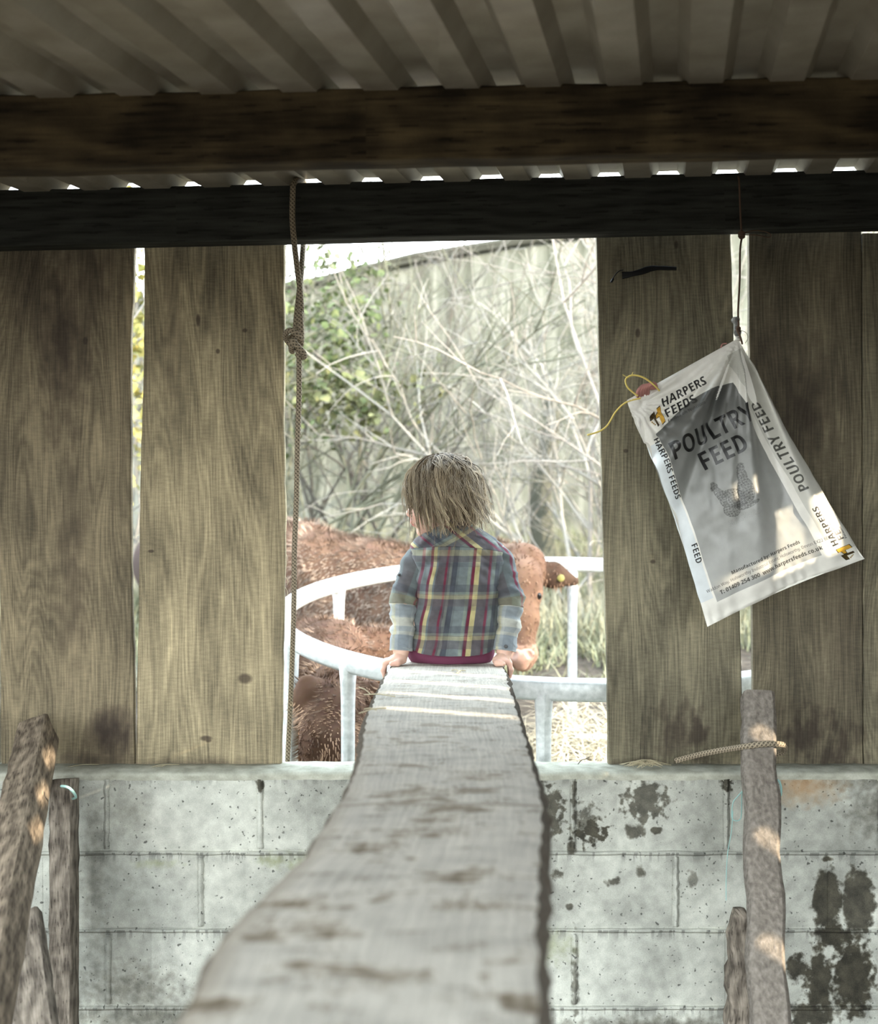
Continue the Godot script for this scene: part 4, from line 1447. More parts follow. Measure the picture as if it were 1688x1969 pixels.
	# shirt: rings from collar to tail; each [y, left, right, half depth, depth of the middle]
	var rows_spec := [[1001, 846, 898, .036, 3.765], [1008, 838, 908, .042, 3.762], [1016, 829, 922, .050, 3.76], [1026, 814, 938, .060, 3.757], [1036, 800, 953, .069, 3.755], [1048, 791, 964, .077, 3.752], [1064, 788, 970, .086, 3.75], [1085, 793, 968, .093, 3.75], [1108, 797, 963, .096, 3.748], [1135, 799, 960, .096, 3.745], [1165, 799, 960, .095, 3.745], [1200, 795, 959, .097, 3.748], [1224, 791, 956, .100, 3.752], [1240, 790, 953, .103, 3.755]]
	var g := Geo.new()
	var nz := FastNoiseLite.new()
	nz.seed = 8
	nz.frequency = 9.0
	nz.fractal_octaves = 3
	var rows := []
	var sub := 4
	for ii in (rows_spec.size() - 1) * sub + 1:
		var a: Array = rows_spec[mini(ii / sub, rows_spec.size() - 1)]
		var b: Array = rows_spec[mini(ii / sub + 1, rows_spec.size() - 1)]
		var f := (ii % sub) / float(sub)
		var q := []
		for k in 5: q.append(lerpf(a[k], b[k], f))
		var row := []
		for j in 97:
			var an := TAU * j / 96.0
			var ca := cos(an)
			var sa := sin(an)   # sa > 0 faces the camera
			var e := 0.80
			var mid: float = (q[1] + q[2]) / 2.0
			var hw: float = (q[2] - q[1]) / 2.0
			var y: float = q[0]
			var low := clampf((y - 1200.0) / 40.0, 0, 1)
			y += low * low * (18.0 * pow(maxf(sa, 0.0), 0.7) - 3.0)   # the tail hangs lower behind
			var p := px(mid - hw * signf(ca) * pow(absf(ca), e), y, q[4])
			p.z = -q[4] + signf(sa) * pow(absf(sa), e) * q[3]
			if y > 1030:
				var w := nz.get_noise_3d(p.x * 1.2, p.y * 1.0 + p.x * 0.8, p.z) * 0.016 + nz.get_noise_3d(p.x * 3.0 + p.y * 2.0, p.y * 3.5 - p.x, p.z + 5) * 0.010
				# drag lines from the left armpit
				var r := Vector2(mid - hw * ca - 800.0, y - 1110.0)
				w += 0.012 * sin(r.y * 0.17 + r.x * 0.11) * exp(-r.length() / 55.0) * maxf(sa, 0)
				var r2 := Vector2(mid - hw * ca - 800.0, y - 1165.0)
				w += 0.013 * sin(r2.y * 0.20 + r2.x * 0.09 + 1.0) * exp(-r2.length() / 40.0) * maxf(sa, 0)
				w += 0.010 * sa * exp(-pow((y - 1085.0) / 40.0, 2)) * (1 - absf(ca))   # shoulder blades
				w -= 0.006 * sa * exp(-pow((y - 1175.0) / 30.0, 2)) * (1 - absf(ca))   # hollow of the back
				p += Vector3(-ca * 0.6, 0, sa) * w
			var X := (p.x / D * F + 844.0 - 740.0) / 270.0
			var Y := ((EYE - p.y) / D * F + 985.0 - 1000.0) / 280.0
			if sa < -0.3: X = fposmod(X + 0.4, 1.0)
			row.append(g.vert(p, Vector2(X, Y)))
		rows.append(row)
	g.grid(rows, false, true)
	cap_in(g, rows[-1], Vector3(0, 0.004, 0), 0.12)
	put("shirt", g.mesh(), M.shirt_cloth, t)
	# collar band
	var cl := Geo.new()
	var crow := []
	for i in 5:
		var row := []
		for j in 49:
			var an := TAU * j / 48.0
			var rr: float = [0.056, 0.052, 0.046, 0.050, 0.058][i]
			var yy: float = [1022, 1010, 1000, 1002, 1016][i]
			var p := px(869 + (4.0 if i > 2 else 2.0), yy + (-2.0 * sin(an)), 3.762)
			p += Vector3(-cos(an) * rr * 0.98, 0, sin(an) * rr * 0.86)
			row.append(cl.vert(p, Vector2((p.x / D * F + 104.0) / 270.0, ((EYE - p.y) / D * F - 15.0) / 280.0)))
		crow.append(row)
	cl.grid(crow, false, true)
	put("collar", cl.mesh(), M.shirt_cloth, t)
	# sleeves, the pale under-sleeves with buttoned cuffs
	for s in 2:
		var ss := [shL, elL, wrL] if s == 0 else [shR, elR, wrR]
		var o := -1.0 if s == 0 else 1.0
		var inner: Vector3 = ss[0] + Vector3(-o * 0.040, 0.016, 0.0)
		var full := smooth_path([inner, ss[0] + Vector3(o * 0.002, -0.020, 0), ss[0].lerp(ss[1], 0.62), ss[1] + Vector3(o * 0.0, 0.0, 0), ss[1].lerp(ss[2], 0.5), ss[2] + Vector3(0, 0.0, 0)], 8)
		var up := full.slice(0, 27)
		var g1 := Geo.new()
		var r1 = arm(up, [[0, 0.034], [0.12, 0.040], [0.3, 0.0445], [0.6, 0.042], [1, 0.0435]], g1, 0.95, 0.011, 3 + s)
		cap_in(g1, r1[-1], Vector3(0, 0.002, 0), 0.15)
		put("sleeve", g1.mesh(), M.sleeve_cloth, t)
		var hem := Geo.new()
		arm(full.slice(23, 27), [[0, 0.0438], [0.2, 0.0450], [1, 0.0455]], hem, 0.95, 0.0110, 3 + s)
		for i in hem.uv.size(): hem.uv[i].y = 0.90 + hem.uv[i].y * 0.08
		put("turn_up", hem.mesh(), M.sleeve_cloth, t)
		var low := full.slice(23, full.size())
		var g2 := Geo.new()
		var r2 = arm(low, [[0, 0.036], [0.3, 0.0405], [0.55, 0.038], [0.78, 0.034], [0.86, 0.0345], [1, 0.0335]], g2, 0.95, 0.013, 11 + s)
		cap_in(g2, r2[-1], Vector3(0, 0.004, 0), 0.3)
		put("under_sleeve", g2.mesh(), M.pale_cloth, t)
		var cuff := Geo.new()
		var c2 = arm([full[-9].lerp(full[-1], 0.45), full[-9].lerp(full[-1], 0.6), full[-9].lerp(full[-1], 0.8), full[-1] + Vector3(0, -0.003, 0)], [[0, 0.0350], [0.1, 0.0360], [1, 0.0358]], cuff, 0.95, 0.0015, 21 + s)
		cap_in(cuff, c2[-1], Vector3(0, 0.003, 0), 0.12)
		for i in cuff.uv.size(): cuff.uv[i].y = 0.80 + cuff.uv[i].y * 0.16
		put("cuff", cuff.mesh(), M.pale_cloth, t)
		if s == 1:
			var bt := Geo.new()
			var bc := px(975, 1241, 3.70) + Vector3(-0.006, 0, 0.0355)
			tube(bt, [bc, bc + Vector3(0, 0, 0.001), bc + Vector3(0, 0, 0.0026), bc + Vector3(0, 0, 0.003)], [0.005, 0.0058, 0.0056, 0.003], 14)
			put("button", bt.mesh(), M.button, t)
	var sn := Geo.new()
	var sc := px(769, 1106, 3.715)
	tube(sn, [sc, sc + Vector3(-0.006, 0.001, 0.003)], [0.005, 0.004], 10)
	put("button", sn.mesh(), M.button, t)
	# trousers
	var tb := [[pelvis + Vector3(0, 0.006, 0), waist + Vector3(0, -0.05, 0), 0.092, 0.086, Vector3(1, 1, 1.2)], [px(818, 1252, 3.76), px(916, 1252, 3.76), 0.058, 0.058, Vector3(1, 1.15, 1)], [hipL, knL, 0.064, 0.052], [hipR, knR, 0.064, 0.052], [knL, ftL + Vector3(0, 0.03, 0), 0.052, 0.045], [knR, ftR + Vector3(0, 0.03, 0), 0.052, 0.045]]
	var tg := nets(tb, 0.008, 0.03, 0.003, 12.0)
	for i in tg.v.size(): tg.v[i].y = maxf(tg.v[i].y, 1.1815) if tg.v[i].z > -4.02 else tg.v[i].y
	put("trousers", tg.mesh(), M.trousers, t)
	for s in [ftL, ftR]:
		var sh := nets([[s + Vector3(0, 0.01, 0.01), s + Vector3(0, -0.025, -0.1), 0.034, 0.030], [s + Vector3(0, 0.06, 0), s, 0.034, 0.034]], 0.008, 0.02)
		put("boot", sh.mesh(), M.black_rubber, t)
	build_hair(t, place)

func build_hair(t: Node3D, place: Transform3D):
	var r := RandomNumberGenerator.new()
	r.seed = 33
	var g := Geo.new()
	g.colored = true
	var cap := nets([[Vector3(0, 0.042, 0.030), Vector3(0, 0.040, -0.012), 0.088, 0.086], [Vector3(0, 0.0, 0.055), Vector3(0, -0.03, 0.058), 0.072, 0.062], [Vector3(-0.062, 0.0, 0.01), Vector3(-0.058, -0.04, 0.01), 0.030, 0.024], [Vector3(0.062, 0.0, 0.01), Vector3(0.058, -0.04, 0.01), 0.030, 0.024]], 0.006, 0.02)
	var keep := Geo.new()
	keep.colored = true
	for i in cap.v.size(): keep.vert(cap.v[i], Vector2.ZERO, Color(0.085, 0.060, 0.040))
	for i in range(0, cap.idx.size(), 3):
		var c := (cap.v[cap.idx[i]] + cap.v[cap.idx[i + 1]] + cap.v[cap.idx[i + 2]]) / 3
		if c.z < -0.045 and c.y < 0.045: continue
		keep.tri(cap.idx[i], cap.idx[i + 1], cap.idx[i + 2])
	g.add(keep)
	# locks: each a tuft whose strands draw together towards its tip
	for k in 860:
		var az := r.randf_range(-PI, PI)
		var front := absf(az) > 2.34
		var start := clampf(absf(r.randfn(0.12, 0.33)), 0.02, 1.25)
		var layer := r.randf()
		var puff := 1.0 + 0.15 * layer + (0.05 if layer > 0.8 else 0.0)
		var end_y := -0.084 + r.randfn(0.0, 0.024) + 0.030 * layer * r.randf()
		if front: end_y = -0.006 + r.randfn(0.0, 0.010)
		elif absf(az) > 1.7: end_y -= 0.008
		var swirl := r.randfn(0.0, 0.38)
		var flick := clampf(r.randfn(-0.006, 0.028), -0.05, 0.028)
		var wave := r.randf_range(0.002, 0.011)
		var freq := r.randf_range(5.0, 10.0)
		var ph := r.randf() * TAU
		var tone := clampf(r.randfn(0.42, 0.36), 0.0, 1.0)
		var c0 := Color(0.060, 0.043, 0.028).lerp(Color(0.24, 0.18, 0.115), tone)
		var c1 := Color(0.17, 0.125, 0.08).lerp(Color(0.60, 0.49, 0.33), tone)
		var steps := 12
		var mid := []
		for i in steps + 1:
			var u := float(i) / steps
			var phi := lerpf(start, 1.7, minf(u * 1.25, 1.0))
			var lat := minf(phi, PI / 2)
			var a2 := az + swirl * sin(u * 2.4) * (0.4 if front else 1.0)
			var p := Vector3(sin(a2) * sin(lat) * 0.094 * puff, 0.036 + cos(lat) * 0.089 * puff, 0.014 + cos(a2) * sin(lat) * 0.104 * puff)
			if front: p.z += 0.010
			if phi > 1.1:
				var f := clampf((u - 0.45) / 0.55, 0.0, 1.0)
				p.y = minf(p.y, lerpf(0.075, end_y, f))
				if not front:
					var pull := -0.13 * f * f
					p.x *= 1.0 + pull
					p.z = 0.014 + (p.z - 0.014) * (1.0 + pull)
					p += Vector3(sin(a2), 0, cos(a2)) * flick * f * f * 1.6 + Vector3(cos(a2), 0, -sin(a2)) * flick * f * f
			p += Vector3(cos(a2), 0, -sin(a2)) * wave * sin(u * freq + ph) + Vector3(sin(a2), 0.3, cos(a2)) * wave * 0.8 * cos(u * freq * 0.8 + ph)
			mid.append(p)
		var fr := frames(mid)
		var n := 9 if k % 5 else 5
		for s in n:
			var o := Vector2.from_angle(r.randf() * TAU) * sqrt(r.randf()) * 0.0085
			var out_ := r.randf_range(0.35, 0.95)
			var path := []
			for i in steps + 1:
				var u := float(i) / steps
				var w := lerpf(1.0, 0.25, pow(u, 1.3))
				var q: Vector3 = mid[i] + (fr[i][1] * o.x + fr[i][2] * o.y) * w
				q += Vector3(r.randf_range(-1, 1), r.randf_range(-1, 1), r.randf_range(-1, 1)) * 0.0008
				if i > 3 and u > out_ + 0.15: break
				path.append(place * q)
			var first := g.v.size()
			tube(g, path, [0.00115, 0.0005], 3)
			var dk := r.randf_range(0.75, 1.2)
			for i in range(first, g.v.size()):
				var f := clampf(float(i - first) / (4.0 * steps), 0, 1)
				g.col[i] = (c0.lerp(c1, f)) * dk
	for k in 520:   # flyaways
		var az := r.randf_range(-PI, PI)
		var path := []
		var start := r.randf_range(0.1, 1.3)
		var lift := r.randf_range(0.012, 0.05)
		var sw := r.randfn(0.0, 0.5)
		var dr := r.randf_range(0.2, 1.0)
		for i in 11:
			var u := i / 10.0
			var lat := minf(start + u * 1.2 * dr, 1.75)
			var a2 := az + sw * u
			var rr := 1.08 + lift * 5.0 * sin(u * 2.2)
			var p := Vector3(sin(a2) * sin(lat) * 0.094 * rr, 0.036 + cos(lat) * 0.090 * rr - 0.05 * u * u * dr, 0.014 + cos(a2) * sin(lat) * 0.104 * rr)
			path.append(place * p)
		tube(g, path, [0.00055, 0.00035], 3, Color(0.34, 0.28, 0.20))
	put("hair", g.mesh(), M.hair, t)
	var b := Geo.new()   # the thin plait that hangs down before the left ear
	b.colored = true
	for strand in 3:
		var path := []
		for i in 60:
			var u := i / 59.0
			var phi := lerpf(0.25, 1.6, minf(u * 1.35, 1.0))
			var az := 1.87
			var q := Vector3(sin(az) * sin(phi) * 0.103, 0.036 + cos(phi) * 0.104, 0.012 + cos(az) * sin(phi) * 0.116)
			if u > 0.74: q.y -= (u - 0.74) * 0.20
			var ph := u * 44.0 + strand * TAU / 3
			q += Vector3(0, 0, 1) * sin(ph) * 0.0026 + Vector3(1, 0, 0) * sin(ph * 2) * 0.0012
			path.append(place * q)
		tube(b, path, 0.0021, 6, [Color(0.30, 0.23, 0.15), Color(0.38, 0.30, 0.20), Color(0.25, 0.19, 0.12)][strand])
	put("plait", b.mesh(), M.hair, t)

# ---------------------------------------------------------------- the ring feeder
const RC := Vector3(0.54, 1.267, -5.0)   # middle of its top rail
const RR := 1.19
const SLOPE := 0.1244                     # it stands on ground that rises away from the shed

func on_ring(deg: float, r := RR, down := 0.0) -> Vector3:   # 0 = nearest the shed, positive towards the right
	var a := deg_to_rad(deg)
	var p := Vector3(sin(a) * r, 0, cos(a) * r)
	p.y = -p.z * SLOPE - down
	return RC + p

func ring_rail(g: Geo, r: float, down: float, hw: float, hh: float):   # a box-section hoop with rounded edges
	var rows := []
	for i in 129:
		var deg := 360.0 * i / 128.0
		var row := []
		for q in [[-1, 0.6], [-0.6, 1], [0.6, 1], [1, 0.6], [1, -0.6], [0.6, -1], [-0.6, -1], [-1, -0.6], [-1, 0.6]]:
			row.append(g.vert(on_ring(deg, r + q[0] * hw, down - q[1] * hh)))
		rows.append(row)
	g.grid(rows)

func build_feeder():
	var t := thing("ring_feeder", "round galvanised cattle feeder just outside the opening, its rail under the plank's end", "cattle feeder", RC + Vector3(0, -0.9, 0))
	var g := Geo.new()
	ring_rail(g, RR, 0.034, 0.026, 0.034)
	put("top_rail", g.mesh(), M.galvanised, t)
	var b := Geo.new()
	ring_rail(b, RR, 0.93, 0.022, 0.022)
	put("base_rail", b.mesh(), M.galvanised, t)
	for deg in [-10.0, -46.0, -67.0, -95.0, -122.0, -150.0, 173.0, 140.0, 105.0, 70.0, 35.0, 12.0]:
		var u := Geo.new()
		var top := on_ring(deg, RR, 0.05)
		var bot := on_ring(deg, RR, 0.93)
		var path := []
		var rad := []
		for i in 15:
			var f := i / 14.0
			path.append(top.lerp(bot, f))
			rad.append(0.024 + 0.008 * exp(-f * 14.0))
		tube(u, path, rad, 14)
		put("upright", u.mesh(), M.galvanised, t)

# ---------------------------------------------------------------- cattle
func ground_y(x: float, z: float) -> float:
	if z > -3.66: return -0.02
	var d := -z
	var y := 0.195 + (d - 3.85) * 0.1244
	if d > 12.5: y = 0.195 + 8.65 * 0.1244 + (d - 12.5) * 0.03
	return y

func hide_color(p: Vector3, nz: FastNoiseLite, a: Color, b: Color) -> Color:
	var n := 0.5 + 0.5 * nz.get_noise_3dv(p * 1.0) + 0.25 * nz.get_noise_3dv(p * 5.0)
	return a.lerp(b, clampf(n, 0, 1))

func fur_on(g: Geo, t: Node3D, count: int, len_: float, w: float, a: Color, b: Color, lie: Vector3, curl: float, seed_: int, keep: Callable):
	var r := RandomNumberGenerator.new()
	r.seed = seed_
	var nz := FastNoiseLite.new()
	nz.seed = seed_
	nz.frequency = 5.0
	var spots := scatter(g, count, seed_, keep)
	var where := []
	var cols := []
	for s in spots:
		var n: Vector3 = s[1]
		var flow := Vector3(nz.get_noise_3dv(s[0]), nz.get_noise_3dv(s[0] + Vector3(9, 0, 0)), nz.get_noise_3dv(s[0] + Vector3(0, 9, 0)))
		var dir: Vector3 = lie + flow * curl
		dir = ((dir - n * dir.dot(n)).normalized() * 0.85 + n * 0.42).normalized()
		var side := dir.cross(n)
		if side.length() < 0.05: side = dir.cross(Vector3.RIGHT)
		side = side.normalized()
		var k := r.randf_range(0.6, 1.25)
		where.append(Transform3D(Basis(side, dir, side.cross(dir)).scaled_local(Vector3(1, k, 1)), s[0] - n * 0.002))
		var c := a.lerp(b, clampf(0.5 + 0.9 * nz.get_noise_3dv(s[0] * 1.7) + r.randf_range(-0.3, 0.3), 0, 1))
		cols.append(c)
	many("coat", blade_mesh(w, len_, 0.55), M.fur, where, cols, t)

func cow(label: String, at: Vector3, bones: Array, head: Array, a: Color, b: Color, dark_at) -> Array:
	var t := thing("cow", label, "cow", at)
	var g := nets(bones, 0.021, 0.10)
	if head.size(): g.add(nets(head, 0.011, 0.035))
	var nz := FastNoiseLite.new()
	nz.seed = 17
	nz.frequency = 4.0
	for i in g.v.size():
		g.col[i] = hide_color(g.v[i], nz, a, b)
		var vp := g.v[i]
		var vc := g.col[i]
		g.col[i] = dark_at.call(vp, vc)
	g.colored = true
	put("body", g.mesh(), M.hide, t)
	return [t, g]

func build_cattle():
	var red := Color(0.060, 0.032, 0.021)
	var tan_ := Color(0.135, 0.082, 0.055)
	var any := func(_p: Vector3, _n: Vector3) -> bool: return true
	# the big red cow behind the feeder, head turned to the camera at the right
	var hip := px(500, 1112, 6.9)
	var chest := px(830, 1158, 6.75)
	var gy := ground_y(0, -6.8)
	var bones := [[hip, chest, 0.30, 0.30, Vector3(1, 1, 1.25)], [px(420, 1100, 6.95), hip, 0.25, 0.29, Vector3(1, 1, 1.3)], [px(590, 1065, 6.9), px(560, 1070, 6.9), 0.175, 0.175], [px(600, 1095, 6.75), px(720, 1100, 6.75), 0.16, 0.14], [px(660, 1190, 6.8), px(740, 1200, 6.8), 0.30, 0.29],
		[chest, px(940, 1110, 6.3), 0.25, 0.17], [px(940, 1110, 6.3), px(1005, 1090, 5.95), 0.17, 0.12],
		[px(450, 1150, 6.8), Vector3(px(450, 0, 6.8).x, gy + 0.42, -6.82), 0.20, 0.085], [Vector3(px(450, 0, 6.8).x, gy + 0.42, -6.82), Vector3(px(455, 0, 6.8).x, gy + 0.03, -6.80), 0.075, 0.055],
		[px(440, 1150, 7.05), Vector3(px(430, 0, 7).x, gy + 0.42, -7.05), 0.20, 0.085], [Vector3(px(430, 0, 7).x, gy + 0.42, -7.05), Vector3(px(436, 0, 7).x, gy + 0.05, -7.05), 0.075, 0.055],
		[px(830, 1200, 6.65), Vector3(px(838, 0, 6.65).x, gy + 0.35, -6.65), 0.14, 0.07], [Vector3(px(838, 0, 6.65).x, gy + 0.35, -6.65), Vector3(px(838, 0, 6.65).x, gy + 0.02, -6.65), 0.06, 0.055],
		[px(815, 1200, 6.95), Vector3(px(818, 0, 6.95).x, gy + 0.35, -6.95), 0.14, 0.07], [Vector3(px(818, 0, 6.95).x, gy + 0.35, -6.95), Vector3(px(818, 0, 6.95).x, gy + 0.05, -6.95), 0.06, 0.055]]
	var hd := 5.72
	var head := [[px(1003, 1092, 5.95), px(1000, 1120, 5.80), 0.105, 0.105], [px(1000, 1120, 5.80), px(1004, 1190, 5.72), 0.098, 0.078], [px(1004, 1190, 5.72), px(1002, 1252, 5.66), 0.074, 0.062], [px(992, 1258, 5.64), px(1014, 1258, 5.64), 0.050, 0.050], [px(1005, 1272, 5.68), px(1003, 1262, 5.68), 0.05, 0.05],
		[px(1028, 1140, 5.75), px(1026, 1146, 5.75), 0.034, 0.034], [px(974, 1140, 5.75), px(976, 1146, 5.75), 0.034, 0.034], [px(1032, 1100, 5.90), px(1062, 1104, 5.93), 0.030, 0.040, Vector3(1, 1, 1.9)], [px(1064, 1107, 5.93), px(1104, 1118, 5.95), 0.062, 0.026, Vector3(1, 1, 1.9)], [px(970, 1100, 5.90), px(935, 1110, 5.95), 0.034, 0.05, Vector3(1, 1, 1.9)],
		[px(1014, 1256, 5.585), px(1015, 1258, 5.585), 0.017, 0.017, null, true], [px(990, 1256, 5.585), px(989, 1258, 5.585), 0.017, 0.017, null, true]]
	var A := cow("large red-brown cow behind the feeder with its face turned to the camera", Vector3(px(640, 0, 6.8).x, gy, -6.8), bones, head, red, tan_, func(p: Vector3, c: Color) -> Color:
		if p.z < -6.1: return c
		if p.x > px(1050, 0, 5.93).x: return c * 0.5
		if p.y < px(0, 1238, 5.66).y: return c.lerp(Color(0.24, 0.15, 0.115), 0.7)
		if p.distance_to(px(1030, 1146, 5.74)) < 0.04: return c * 1.5
		return c)
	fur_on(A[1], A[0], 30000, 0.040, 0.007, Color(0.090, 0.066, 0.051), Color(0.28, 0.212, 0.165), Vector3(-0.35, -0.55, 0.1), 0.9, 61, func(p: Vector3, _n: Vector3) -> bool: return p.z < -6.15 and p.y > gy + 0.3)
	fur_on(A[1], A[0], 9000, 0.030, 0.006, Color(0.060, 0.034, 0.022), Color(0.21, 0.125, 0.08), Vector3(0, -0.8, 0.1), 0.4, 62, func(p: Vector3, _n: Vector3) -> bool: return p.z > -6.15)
	for q in [[1034, 1146], [969, 1146]]:
		put("eye", nets([[px(q[0], q[1], 5.722), px(q[0], q[1] + 1, 5.722), 0.019, 0.019]], 0.005, 0.001).mesh(), M.eye, A[0])
	var muzz := nets([[px(991, 1260, 5.615), px(1014, 1259, 5.615), 0.036, 0.036], [px(1003, 1272, 5.62), px(1003, 1276, 5.625), 0.034, 0.034], [px(1017, 1257, 5.582), px(1019, 1261, 5.582), 0.013, 0.013, null, true], [px(989, 1258, 5.582), px(987, 1262, 5.582), 0.013, 0.013, null, true]], 0.006, 0.03)
	for i in muzz.v.size(): muzz.col[i] = Color(0.30, 0.19, 0.155)
	muzz.colored = true
	put("nose", muzz.mesh(), M.skin, A[0])
	var tg := Geo.new()
	var tc := px(1078, 1112, 5.90)
	tube(tg, [tc, tc + Vector3(0, 0.001, 0.006)], [0.019, 0.017], 14)
	put("ear_tag", tg.mesh(), M.ear_tag, A[0])
	# a calf inside the ring, seen from behind its shoulders, head down in the near corner
	var g2 := ground_y(0, -5.4)
	var cb := [[px(600, 1268, 5.55), px(800, 1288, 5.75), 0.17, 0.19], [px(800, 1290, 5.75), px(900, 1300, 5.8), 0.19, 0.15], [px(600, 1262, 5.5), px(640, 1268, 5.2), 0.15, 0.15], [px(640, 1268, 5.2), px(640, 1330, 4.75), 0.15, 0.12],
		[px(610, 1320, 5.45), Vector3(px(610, 0, 5.45).x, g2 + 0.02, -5.40), 0.10, 0.045], [px(585, 1320, 5.65), Vector3(px(580, 0, 5.65).x, g2 + 0.05, -5.65), 0.10, 0.045], [px(860, 1330, 5.65), Vector3(px(870, 0, 5.65).x, g2 + 0.05, -5.65), 0.12, 0.045], [px(850, 1330, 5.9), Vector3(px(860, 0, 5.9).x, g2 + 0.08, -5.9), 0.12, 0.045]]
	var ch := [[px(648, 1335, 4.62), px(640, 1370, 4.50), 0.125, 0.125], [px(640, 1370, 4.50), px(632, 1430, 4.40), 0.115, 0.105], [px(632, 1430, 4.40), px(628, 1520, 4.36), 0.10, 0.075], [px(628, 1520, 4.36), px(626, 1570, 4.38), 0.07, 0.055],
		[px(608, 1356, 4.52), px(596, 1338, 4.47), 0.035, 0.058, Vector3(1, 1, 1.6)], [px(596, 1338, 4.47), px(590, 1312, 4.47), 0.058, 0.02, Vector3(1, 1, 1.6)], [px(688, 1352, 4.55), px(712, 1330, 4.55), 0.035, 0.045, Vector3(1, 1, 1.6)],
		[px(598, 1342, 4.40), px(592, 1322, 4.41), 0.030, 0.018, Vector3(1, 1, 1.2), true]]
	var B := cow("shaggy red-brown calf inside the feeder, head lowered beside the left uprights", Vector3(px(640, 0, 5.3).x, g2, -5.3), cb, ch, red, Color(0.10, 0.055, 0.034), func(_p: Vector3, c: Color) -> Color: return c)
	fur_on(B[1], B[0], 15000, 0.034, 0.005, Color(0.10, 0.067, 0.049), Color(0.27, 0.19, 0.142), Vector3(-0.3, -0.35, 0.15), 0.9, 71, func(p: Vector3, _n: Vector3) -> bool: return p.z < -4.85)
	fur_on(B[1], B[0], 20000, 0.040, 0.005, Color(0.05, 0.028, 0.017), Color(0.38, 0.24, 0.15), Vector3(0, -0.55, 0.1), 1.5, 72, func(p: Vector3, n: Vector3) -> bool: return p.z > -4.85 and not (p.y > px(0, 1350, 4.45).y and p.x < px(612, 0, 4.45).x and n.z > 0.3))  # lighter fur colour on the head stands in for sunlit patches
	# a dark cow farther off, only its back beside the left edge of the opening
	var g3 := ground_y(0, -8.4)
	var db := [[px(330, 1085, 8.4), px(530, 1072, 8.4), 0.27, 0.29, Vector3(1, 1, 1.2)], [px(530, 1072, 8.4), px(600, 1110, 8.2), 0.25, 0.13], [px(350, 1100, 8.3), Vector3(px(350, 0, 8.3).x, g3 + 0.02, -8.3), 0.13, 0.055], [px(345, 1100, 8.5), Vector3(px(340, 0, 8.5).x, g3 + 0.04, -8.5), 0.13, 0.055], [px(520, 1100, 8.3), Vector3(px(522, 0, 8.3).x, g3 + 0.02, -8.3), 0.12, 0.055], [px(515, 1100, 8.5), Vector3(px(512, 0, 8.5).x, g3 + 0.04, -8.5), 0.12, 0.055]]
	var C := cow("dark brown cow farthest off, its back showing beside the hanging rope", Vector3(px(440, 0, 8.4).x, g3, -8.4), db, [], Color(0.03, 0.022, 0.02), Color(0.07, 0.05, 0.045), func(_p: Vector3, c: Color) -> Color: return c)

# ---------------------------------------------------------------- the land behind
func branch(g: Geo, r: RandomNumberGenerator, from: Vector3, dir: Vector3, length: float, rad: float, level: int, sag: float, c: Color):
	var path := [from]
	var p := from
	var d := dir
	var n := 7 if level < 2 else 4
	for i in n:
		d = (d + Vector3(r.randf_range(-1, 1), r.randf_range(-1, 1), r.randf_range(-1, 1)) * 0.16 + Vector3(0, -sag, 0)).normalized()
		p += d * length / n
		path.append(p)
		if level < 3 and r.randf() < (0.75 if level < 2 else 0.45):
			var side := (d + Vector3(r.randf_range(-1, 1), r.randf_range(-0.7, 1), r.randf_range(-1, 1)) * 0.9).normalized()
			branch(g, r, p, side, length * r.randf_range(0.35, 0.65), rad * 0.55, level + 1, sag * 0.8, c)
	tube(g, path, [rad, rad * 0.35], 5 if level < 2 else 4, c * r.randf_range(0.65, 1.1))

func shrub(called: String, label: String, at: Vector3, stems: int, height: float, lean: Vector3, sag: float, rad: float, c: Color, seed_: int) -> Node3D:
	at.y = ground_y(at.x, at.z)
	var r := RandomNumberGenerator.new()
	r.seed = seed_
	var t := thing(called, label, "shrub", at, "")
	var g := Geo.new()
	g.colored = true
	for i in stems:
		var d := (Vector3(r.randf_range(-1, 1), r.randf_range(0.8, 1.6), r.randf_range(-0.5, 0.5)) + lean).normalized()
		branch(g, r, at + Vector3(r.randf_range(-0.5, 0.5), -0.05, r.randf_range(-0.3, 0.3)), d, height * r.randf_range(0.7, 1.2), rad * r.randf_range(0.7, 1.2), 0, sag, c)
	put("branches", g.mesh(), M.twig, t).set_meta("kind", "stuff")
	return t

func leaf_mesh(s: float) -> ArrayMesh:
	var g := Geo.new()
	var a := []
	for q in [[0, 0, 0], [-0.5, 0.35, 0.1], [-0.35, 0.8, 0.12], [0, 1.1, 0.0], [0.35, 0.8, 0.12], [0.5, 0.35, 0.1]]: a.append(g.vert(Vector3(q[0], q[1], q[2]) * s))
	for i in range(1, 5): g.tri(a[0], a[i], a[i + 1])
	return g.mesh()

func leaves_on(t: Node3D, ctr: Vector3, size: Vector3, count: int, s: float, a: Color, b: Color, seed_: int):
	var r := RandomNumberGenerator.new()
	r.seed = seed_
	var where := []
	var cols := []
	for i in count:
		var p := ctr + Vector3(r.randfn(0, 0.45), r.randfn(0, 0.45), r.randfn(0, 0.45)) * size
		where.append(Transform3D(Basis.from_euler(Vector3(r.randf() * TAU, r.randf() * TAU, r.randf() * TAU)).scaled(Vector3.ONE * r.randf_range(0.6, 1.3)), p))
		cols.append(a.lerp(b, r.randf()))
	many("leaves", leaf_mesh(s), M.leaf, where, cols, t)

